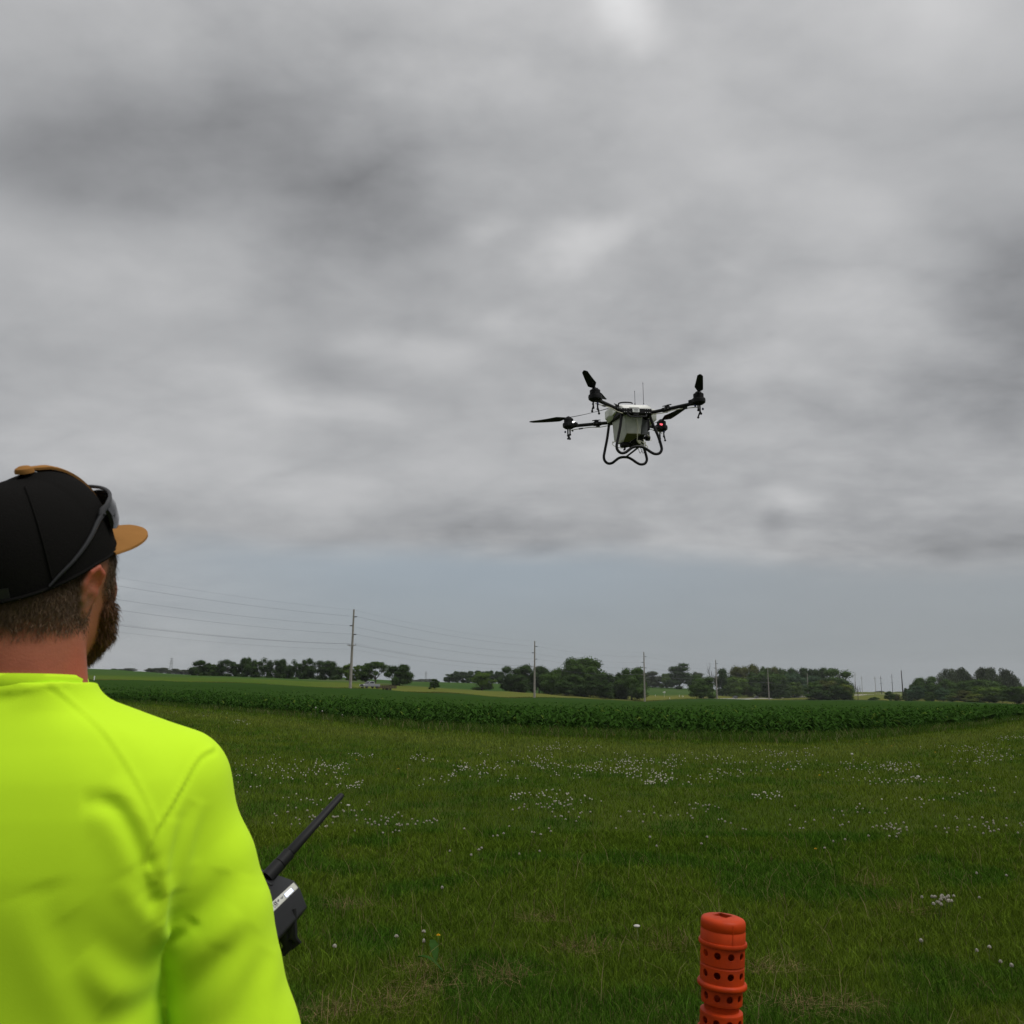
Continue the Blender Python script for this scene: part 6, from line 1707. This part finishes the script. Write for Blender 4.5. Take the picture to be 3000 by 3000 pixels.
def build_shirt():
    S = SDF(np.arange(-.46, .42, .0040), np.arange(-.26, .40, .0040), np.arange(.88, 1.58, .0040))
    B = _by; Yb = B.T
    zt = [.86, .95, 1.05, 1.15, 1.25, 1.33, 1.39, 1.43, 1.47, 1.51, 1.58]
    wt = [.205, .200, .194, .188, .182, .182, .176, .150, .105, .074, .066]; dt = [.135, .135, .132, .130, .128, .124, .112, .100, .086, .078, .074]; yt = [.01, .01, .01, .008, .006, .0, -.006, -.010, -.012, -.012, -.010]
    def torso(X, Y, Z):
        w, d, yc = np.interp(Z, zt, wt), np.interp(Z, zt, dt), np.interp(Z, zt, yt)
        x = X * B[0, 0] + Y * B[1, 0]; y = X * B[0, 1] + Y * B[1, 1] - yc
        q = (np.abs(x / w) ** 2.3 + np.abs(y / d) ** 2.3) ** (1 / 2.3)
        return (q - 1) * np.minimum(w, d)
    S.put(torso, (-.28, -.22, .86), (.28, .22, 1.47), .02)
    # shoulder slope
    for s, sh in ((1, SH_R), (-1, SH_L)):
        S.cone((s * .030, -.012, 1.484), sh + (0, -.004, .016), .056, .068, .03)
        S.ell(bd(s * .085, -.062, 1.345), (.115, .055, .14), .07, M=B)          # shoulder blade
    for sh, el, hn, s in ((SH_R, EL_R, HAND_R, 1), (SH_L, EL_L, HAND_L, -1)):
        m = sh * .5 + el * .5 + (s * .012, 0, 0); d = (hn - el); L = np.linalg.norm(d); d /= L
        u = sh * .7 + el * .3 + (s * .009, 0, 0); S.path([sh + (0, 0, -.004), u], [.068, .072], .03); S.path([u, m, el], [.072, .073, .074], .008); S.path([el, el + d * L * .5, hn - d * .035], [.076, .062, .040], .025)
    # armpit crease between sleeve and side
    for s, sh in ((1, SH_R),):
        S.cone((.152, -.152, 1.29), (.170, -.158, 1.19), .008, .006, .012, 'sub')
    # neck opening
    S.cone((-.004, -.012, 1.60), (-.004, -.012, 1.70), .062, .062, .006, 'sub')
    v, f = S.nets()
    # smooth the field noise once
    n = vert_normals(v, f)
    key = v.copy()
    # project folds: they lie on the surface facing the back
    facing = np.clip((-n[:, 1] + .25) / .5, 0, 1)
    pxs = []
    for ln, amp, hw in FOLDS:
        q = np.array([man_px(a, b_, -.10 if a < 470 else -.09)[[0, 2]] for a, b_ in ln]); q = np.array(catmull(np.column_stack([q, np.zeros(len(q))]), 5))[:, :2]
        lo, hi = q.min(0) - 3 * hw, q.max(0) + 3 * hw
        sel = np.where((key[:, 0] > lo[0]) & (key[:, 0] < hi[0]) & (key[:, 2] > lo[1]) & (key[:, 2] < hi[1]) & (facing > 0))[0]
        if not len(sel): continue
        p = key[sel][:, [0, 2]]; best = np.full(len(sel), 9.0); along = np.zeros(len(sel)); m = len(q) - 1
        for i in range(m):
            a, b_ = q[i], q[i + 1]; ab = b_ - a; t = np.clip(((p - a) @ ab) / (ab @ ab + 1e-12), 0, 1); dd = np.linalg.norm(p - a - t[:, None] * ab, axis=1)
            bet = dd < best; best[bet] = dd[bet]; along[bet] = (i + t[bet]) / m
        fade = np.sin(np.pi * np.clip(along, 0, 1)) ** .7 if hw > .006 else 1.0
        v[sel] += n[sel] * (amp * (1.0 if hw > .006 else 1.5) * np.exp(-(best / hw) ** 2) * facing[sel] * fade)[:, None]
    # soft unevenness of the cloth
    v += n * ((fbm(key[:, 0] * 9 + 70, key[:, 2] * 7 + key[:, 1] * 9 + 70, 81, 3) - .5) * .002)[:, None]
    m = mat('neon_yellow_knit', (.56, .87, .026), rough=.85, spec=.05, var=.05, vscale=5, bump=.00025, bscale=900, sheen=.05)
    sh = link('shirt', np_mesh('shirt', v, f, [m]), man)
    sm = sh.modifiers.new('smooth', 'SMOOTH'); sm.factor = .5; sm.iterations = 1
    # collar band
    b = MB(); N = 48; pr = [(.0655, .0), (.0685, .004), (.0705, .012), (.0700, .020), (.0680, .0245), (.0655, .024), (.0645, .016), (.0645, .004)]
    vs, fs = [], []
    for i in range(N):
        a = 2 * math.pi * i / N
        for r, z in pr:
            x, y = (r + .002) * math.cos(a) - .012, (r + .002) * math.sin(a) * .98
            vs.append((x, y - .014, 1.5305 + z - .05 * (y + .066)))
    K = len(pr)
    fs = [(i * K + j, i * K + (j + 1) % K, ((i + 1) % N) * K + (j + 1) % K, ((i + 1) % N) * K + j) for i in range(N) for j in range(K)]
    b.add(vs, fs); b.build('collar', m, sh, angle=80)


build_shirt()


def build_clothes():
    jean = mat('dark_denim', (.035, .045, .075), rough=.9, var=.25, vscale=30); boot = mat('brown_boot_leather', (.10, .06, .035), rough=.6)
    S = SDF(np.arange(-.26, .27, .009), np.arange(-.22, .24, .009), np.arange(.05, 1.02, .009))
    S.ell(bd(0, .0, .95), (.185, .125, .11), .04, M=_by)
    for s in (-1, 1):
        hp, kn, an = bd(s * .095, .0, .90), bd(s * .11, .02, .50), bd(s * .12, -.005, .11); S.path([hp, kn, an], [.105, .080, .072], .03)
    v, f = S.nets(); link('trousers', np_mesh('trousers', v, f, [jean]), man)
    for s in (-1, 1):
        S = SDF(np.arange(-.07, .075, .006), np.arange(-.10, .23, .006), np.arange(-.005, .16, .006))
        S.cone((0, 0, .13), (0, 0, .05), .056, .055, .02); S.cone((0, .0, .035), (0, .15, .03), .045, .040, .03); S.cone((0, -.03, .03), (0, .0, .03), .042, .044, .02)
        v, f = S.nets(); v[:, 2] = np.maximum(v[:, 2], 0); o = link('boot', np_mesh('boot', v, f, [boot]), man, tuple(bd(s * .12, -.01, 0))); o.rotation_euler = (0, 0, BODY_YAW)


build_clothes()


# ------------------------------------------------------------------ cap and sunglasses
def dome(a, t, off=0.0):
    """point of the cap dome in the head frame: azimuth a (0 = forehead), height parameter t"""
    cz = math.cos(a); fr = max(0.0, cz)
    e = 2.25 if cz < .2 else 2.25 + .35 * fr
    hgt = .111 + .007 * fr ** 2
    z = hgt * t
    k = max(0.0, 1 - t ** e) ** (1 / e)
    rx, ry = .0855 + off, (.104 if cz > 0 else .112) + off
    back = .018 * max(0.0, -cz) * (1 - t)
    return (math.sin(a) * rx * k, cz * ry * k - .008 - .004 * t, .006 + z - back - .004 * (1 - t) * abs(math.sin(a)) + (off * t))


def build_cap():
    mesh_m = mat('black_cap_mesh', (.010, .0095, .009), rough=.95, spec=.03, bump=.0012, bscale=520); tan = mat('tan_cap_canvas', (.29, .140, .042), rough=.9, spec=.03, var=.08, vscale=40, bump=.0002, bscale=900)
    blk = mat('black_plastic', (.02, .02, .021), rough=.5)
    NA, NT = 96, 26; FR = math.radians(25)
    def grid(name, sel, m, parent, off, th=.0022, scal=None):
        vs, idx, fs = [], {}, []
        def vid(i, j, s):
            key = (i % NA, j, s)
            if key not in idx:
                a = 2 * math.pi * (i % NA) / NA - math.pi; t = (j / NT) ** .92
                idx[key] = len(vs); vs.append(tuple(hd(*dome(a, min(t, .9995), (off(t) if callable(off) else off) - th * s))))
            return idx[key]
        cells = {(i, j) for i in range(NA) for j in range(NT) if sel(2 * math.pi * (i + .5) / NA - math.pi, (j + .5) / NT)}
        for i, j in cells:
            for s in (0, 1):
                q = (vid(i, j, s), vid(i + 1, j, s), vid(i + 1, j + 1, s), vid(i, j + 1, s)); fs.append(q if s == 0 else q[::-1])
            for (di, dj), (p, q) in (((0, -1), ((0, 0), (1, 0))), ((0, 1), ((1, 1), (0, 1))), ((-1, 0), ((0, 1), (0, 0))), ((1, 0), ((1, 0), (1, 1)))):
                if ((i + di) % NA, j + dj) not in cells and not (dj == 1 and j == NT - 1):
                    A, Bq = (i + p[0], j + p[1]), (i + q[0], j + q[1]); fs.append((vid(*A, 0), vid(*A, 1), vid(*Bq, 1), vid(*Bq, 0)))
        b = MB(); b.add(vs, fs); return b.build(name, m, parent, angle=60)
    back_gap = lambda a, t: abs(abs(a) - math.pi) < math.radians(23) * math.sqrt(max(0, 1 - ((t - .15) / .34) ** 2)) and .15 < t < .49
    cap = grid('cap', lambda a, t: abs(a) > FR * (1 - .0 * t) and not back_gap(a, t), mesh_m, man, .0)
    grid('front_panel', lambda a, t: abs(a) < FR + .04, tan, cap, lambda t: .0006 + .0055 * t ** 4, .003)
    # seams between the panels
    for a in (FR, -FR, math.radians(122), -math.radians(122)):
        b = MB(); b.tube([tuple(hd(*dome(a, (j / 20) ** .92, .0012))) for j in range(20)], .0013, 5); b.build('panel_seam', mesh_m, cap)
    b = MB(); b.tube([tuple(hd(*dome(2 * math.pi * i / 72, .012, .0012))) for i in range(73)], [.0022] * 73, 6); b.build('edge_binding', mesh_m, cap)
    # strap across the opening
    b = MB(); vs = []
    for i in range(13):
        a = math.pi + math.radians(-30 + 5 * i)
        for t, o in ((.03, .001), (.13, .001), (.13, -.002), (.03, -.002)): vs.append(tuple(hd(*dome(a, t, o))))
    b.add(vs, [(4 * i + j, 4 * i + (j + 1) % 4, 4 * i + 4 + (j + 1) % 4, 4 * i + 4 + j) for i in range(12) for j in range(4)] + [(0, 1, 2, 3), (51, 50, 49, 48)]); b.build('snap_strap', blk, cap)
    b = MB(); b.lathe([(.0004, .006), (.006, .0055), (.0105, .003), (.0115, 0), (.0115, -.003)], 16, tuple(hd(*dome(0, .9995, .0) + np.array((0, .001, .0015)))), Matrix(HEAD.tolist())); b.build('button', tan, cap)
    # flat brim with stitched rows
    vs, fs = [], []; NA2, NR = 40, 12
    for s in (0, 1):
        for i in range(NA2 + 1):
            u = -1 + 2 * i / NA2; a = u * math.radians(66)
            r0 = np.array(dome(a, 0.02, .001)); reach = .074 * math.sqrt(max(0, 1 - abs(u) ** 2.6))
            for j in range(NR + 1):
                q = j / NR; y = r0[1] + reach * q; x = r0[0] * (1 + .06 * q * abs(u)); st = .0004 * (1 if j % 2 else 0)
                z = r0[2] + .004 - .16 * reach * q - .55 * x * x - .0035 * s + st * (1 if s == 0 else -1)
                vs.append(tuple(hd(x, y, z)))
    W = NR + 1; T = (NA2 + 1) * W
    for i in range(NA2):
        for j in range(NR): q = (i * W + j, i * W + j + 1, (i + 1) * W + j + 1, (i + 1) * W + j); fs += [q, tuple(k_ + T for k_ in q[::-1])]
    for i in range(NA2): fs.append((i * W + NR, i * W + NR + T, (i + 1) * W + NR + T, (i + 1) * W + NR))
    b = MB(); b.add(vs, fs); b.build('brim', tan, cap, angle=50)
    # sunglasses pushed up on the cap
    fm = mat('grey_spectacle_frame', (.016, .0165, .018), rough=.42, spec=.3); lm = mat('smoked_lens', (.012, .013, .015), rough=.12, spec=.3)
    g = thing('sunglasses', 'dark wraparound sunglasses pushed up over the front of the cap', 'sunglasses', (MAN_X, MAN_Y, 0), (0, 0, PSI))
    A = math.radians(62)
    def gp(a, z, off): q = np.array(dome(a, min(max((z - .006) / .113, .01), .97), 0)); d = np.array((math.sin(a) * .8, math.cos(a), 0.12)); q[2] = z; return q + d * off
    for s in (-1, 1):
        vs = []
        for i in range(11):
            u = .05 + .95 * i / 10; a = s * A * u
            hh = .021 * math.sqrt(max(.04, 1 - abs(u - .5) ** 2.4 * 3.2)); zc = .054 - .006 * u
            for k_, (dz, th) in enumerate(((hh, 0), (hh * .4, .002), (-hh * .5, .001), (-hh, -.002), (-hh, -.0045), (hh, -.0025))):
                o = .0055 + .012 * math.cos(a) + th + .12 * dz; vs.append(tuple(hd(*gp(a, zc + dz, o))))
        fs = [(6 * i + j, 6 * i + (j + 1) % 6, 6 * i + 6 + (j + 1) % 6, 6 * i + 6 + j) for i in range(10) for j in range(6)] + [(5, 4, 3, 2, 1, 0), tuple(60 + j for j in range(6))]
        b = MB(); b.add(vs, fs); b.build('lens', lm, g, angle=40)
        top = [tuple(hd(*gp(s * A * u, .0755 - .009 * u ** 3, (.0095 + .011 * math.cos(s * A * u))))) for u in [i / 12 for i in range(13)]]
        b = MB(); b.tube(top + [tuple(hd(*gp(s * A * 1.08, .064, .0095))), tuple(hd(*gp(s * A * 1.16, .058, .008)))], [.0024] * 10 + [.0030, .0036, .0040, .0044, .0040], 8, flat=1.0); b.build('frame_rim', fm, g)
        arm = [tuple(hd(*gp(s * math.radians(x), z, o))) for x, z, o in ((70, .0600, .010), (78, .053, .0062), (88, .042, .0058), (98, .030, .0058), (108, .018, .0058), (117, .008, .0060), (125, -.003, .0064))]
        b = MB(); b.tube(catmull(arm, 4), [.0040 - .0022 * i / 24 for i in range(25)], 8, flat=.8); b.build('temple_arm', fm, g)
        b = MB(); b.ball(tuple(hd(*gp(s * math.radians(72), .0595, .0150))), .0016, 5); b.build('hinge_screw', mat('black_plastic', (.02, .02, .021)), g)


build_cap()


# ------------------------------------------------------------------ remote controller
def build_controller():
    blk = mat('controller_black', (.014, .014, .015), rough=.55, spec=.2, var=.15, vscale=60); pan = mat('pale_grey_panel', (.50, .50, .45), rough=.5, spec=.2); ink = mat('dark_print', (.05, .05, .06), rough=.6)
    lit = mat('lit_display', (.5, .5, .6), emit=(.70, .78, 1.0), estr=.75)
    far = np.array(P(861, 2582, 1.50)); o = far.copy()
    t = thing('remote_controller', 'black remote controller with a lit display panel held in front of the neon shirt', 'remote controller', tuple(o))
    # cross-section seen from its far end; the body runs back towards the camera along -y
    d2 = lambda px, py: (np.array(P(px, py, 1.50)) - o)[[0, 2]]
    A, B, C = d2(861, 2582), d2(876.4, 2601), d2(900, 2659)
    up = np.array((-.30, .954)); rt = np.array((.954, .30))
    TL = A + np.array((-.165, .052)); BL = TL + np.array((.004, -.062)); BR = C + np.array((-.012, -.016))
    TLi, = (A + np.array((-.033, .0102)),)
    sec = [A, (A * .02 + B * .98), B + np.array((.002, -.003)), C + (B - C) * .12, C, BR, BL, TL]
    L = .205
    b = MB(); n = len(sec); vs = []; cen = sum(sec) / n
    for y, s in ((0.012, .86), (.006, .955), (0, 1.0), (-.06, 1.0), (-L, 1.0), (-L - .01, .9)):
        for q in sec: p = cen + (q - cen) * s; vs.append((p[0], y, p[1]))
    R = 6; fs = [(r * n + j, r * n + (j + 1) % n, (r + 1) * n + (j + 1) % n, (r + 1) * n + j) for r in range(R - 1) for j in range(n)] + [tuple(range(n))[::-1], tuple((R - 1) * n + j for j in range(n))]
    b.add(vs, fs); b.build('body', blk, t, bevel=.004, seg=3, angle=40)
    # inset panel on the bevelled shoulder
    nrm = np.array((B - A)[::-1] * (-1, 1)); nrm = np.array((-(B - A)[1], (B - A)[0])); nrm = nrm / np.linalg.norm(nrm); nrm = nrm if nrm[1] > 0 else -nrm
    def onp(u, y, hgt): q = A + (B - A) * u + nrm * hgt; return (q[0], y, q[1])
    def slab(name, u0, u1, y0, y1, h, m, parent, rnd_=0):
        b = MB(); c = [(u0, y0), (u1, y0), (u1, y1), (u0, y1)]
        b.add([onp(u, y, -.002) for u, y in c] + [onp(u, y, h) for u, y in c], [(0, 1, 2, 3), (4, 7, 6, 5)] + [(i, (i + 1) % 4, 4 + (i + 1) % 4, 4 + i) for i in range(4)])
        return b.build(name, m, parent, bevel=.0015 if rnd_ else 0, seg=3)
    pn = slab('status_panel', .06, .94, -.006, -.185, .0012, pan, t, 1)
    slab('display', .34, .80, -.034, -.078, .0018, lit, pn)
    for y0, y1, u0, u1 in ((-.0315, -.033, .30, .84), (-.079, -.0805, .30, .84)): slab('display_border', u0, u1, y0, y1, .0016, ink, pn)
    for (y, u) in ((-.060, .90), (-.090, .42), (-.094, .50), (-.098, .42), (-.111, .36), (-.116, .40), (-.114, .46)):
        slab('icon', u - .06, u + .06, y + .0022, y - .0022, .0015, ink, pn)
    b = MB(); k = 14
    pts = [onp(.40 + .17 * math.sin(2 * math.pi * i / k), -.132 + .0042 * math.cos(2 * math.pi * i / k), .0018) for i in range(k + 1)]; b.tube(pts, .0006, 5); b.build('power_button', ink, pn)
    for q0, q1 in (((.12, -.124), (.70, -.124)), ((.70, -.124), (.70, -.142)), ((.70, -.142), (.12, -.142))):
        b = MB(); b.tube([onp(*q0, .0014), onp(*q1, .0014)], .0004, 4); b.build('button_outline', ink, pn)
    # groove on the top face
    tp = lambda f, y, h: (A[0] + (TL - A)[0] * f, y, A[1] + (TL - A)[1] * f + h)
    b = MB(); b.tube([tp(.30, -.040, .0006), tp(.12, -.062, .0006)], .0022, 6); b.build('groove', mat('black_plastic', (.02, .02, .021)), t)
    # antenna
    base = np.array(P(796, 2556, 1.475)) - o; tip = np.array(P(1003, 2327, 1.585)) - o; d = tip - base
    b = MB(); b.tube([base - d * .06, base + d * .10], [.0115, .0112], 14); b.build('antenna_base', blk, t)
    b = MB(); b.tube([base + d * f for f in (.105, .11, .23, .235)], [.0095, .0105, .0105, .0098], 14); b.tube([base + d * f for f in (.24, .245, .5, .97, .995)], [.0098, .0102, .0088, .0068, .0050], 14, flat=.8); b.build('antenna', blk, t)
    # rubber strap clip hanging under the body
    s0 = np.array(P(815, 2722, 1.43)) - o
    for dx, L2, w in ((.006, .038, .009), (.019, .028, .008), (-.012, .052, .010)):
        b = MB(); b.tube([tuple(s0 + (dx, 0, .03)), tuple(s0 + (dx + .004, .0, -.012)), tuple(s0 + (dx + .010, .006, -L2 * .7)), tuple(s0 + (dx + .002, .004, -L2))], [w * .9, w, w * .95, w * .5], 8, flat=.7); b.build('strap_clip', blk, t)
    b = MB(); b.tube(catmull([tuple(s0 + q) for q in ((-.10, -.03, .01), (-.05, -.01, -.012), (-.02, 0, -.02), (.01, .004, -.012))], 5), .008, 7, flat=.5); b.build('hand_strap', blk, t)


build_controller()
# ------------------------------------------------------------------ haze: one closed box of thin air round everything
def build_haze():
    zmin = -40.0; zmax = 130.0; R = 4900.0
    b = MB(); b.box((0, 0, (zmin + zmax) / 2), (2 * R, 2 * R, zmax - zmin))
    m = bpy.data.materials.new('thin_air'); m.use_nodes = True; nt = m.node_tree; nt.nodes.clear()
    v = nt.nodes.new('ShaderNodeVolumePrincipled'); v.inputs['Density'].default_value = 0.00007; v.inputs['Color'].default_value = (.86, .90, .94, 1)
    o = nt.nodes.new('ShaderNodeOutputMaterial'); nt.links.new(v.outputs[0], o.inputs['Volume'])
    tag(b.build('haze', m, smooth=False), kind='stuff')


build_haze()
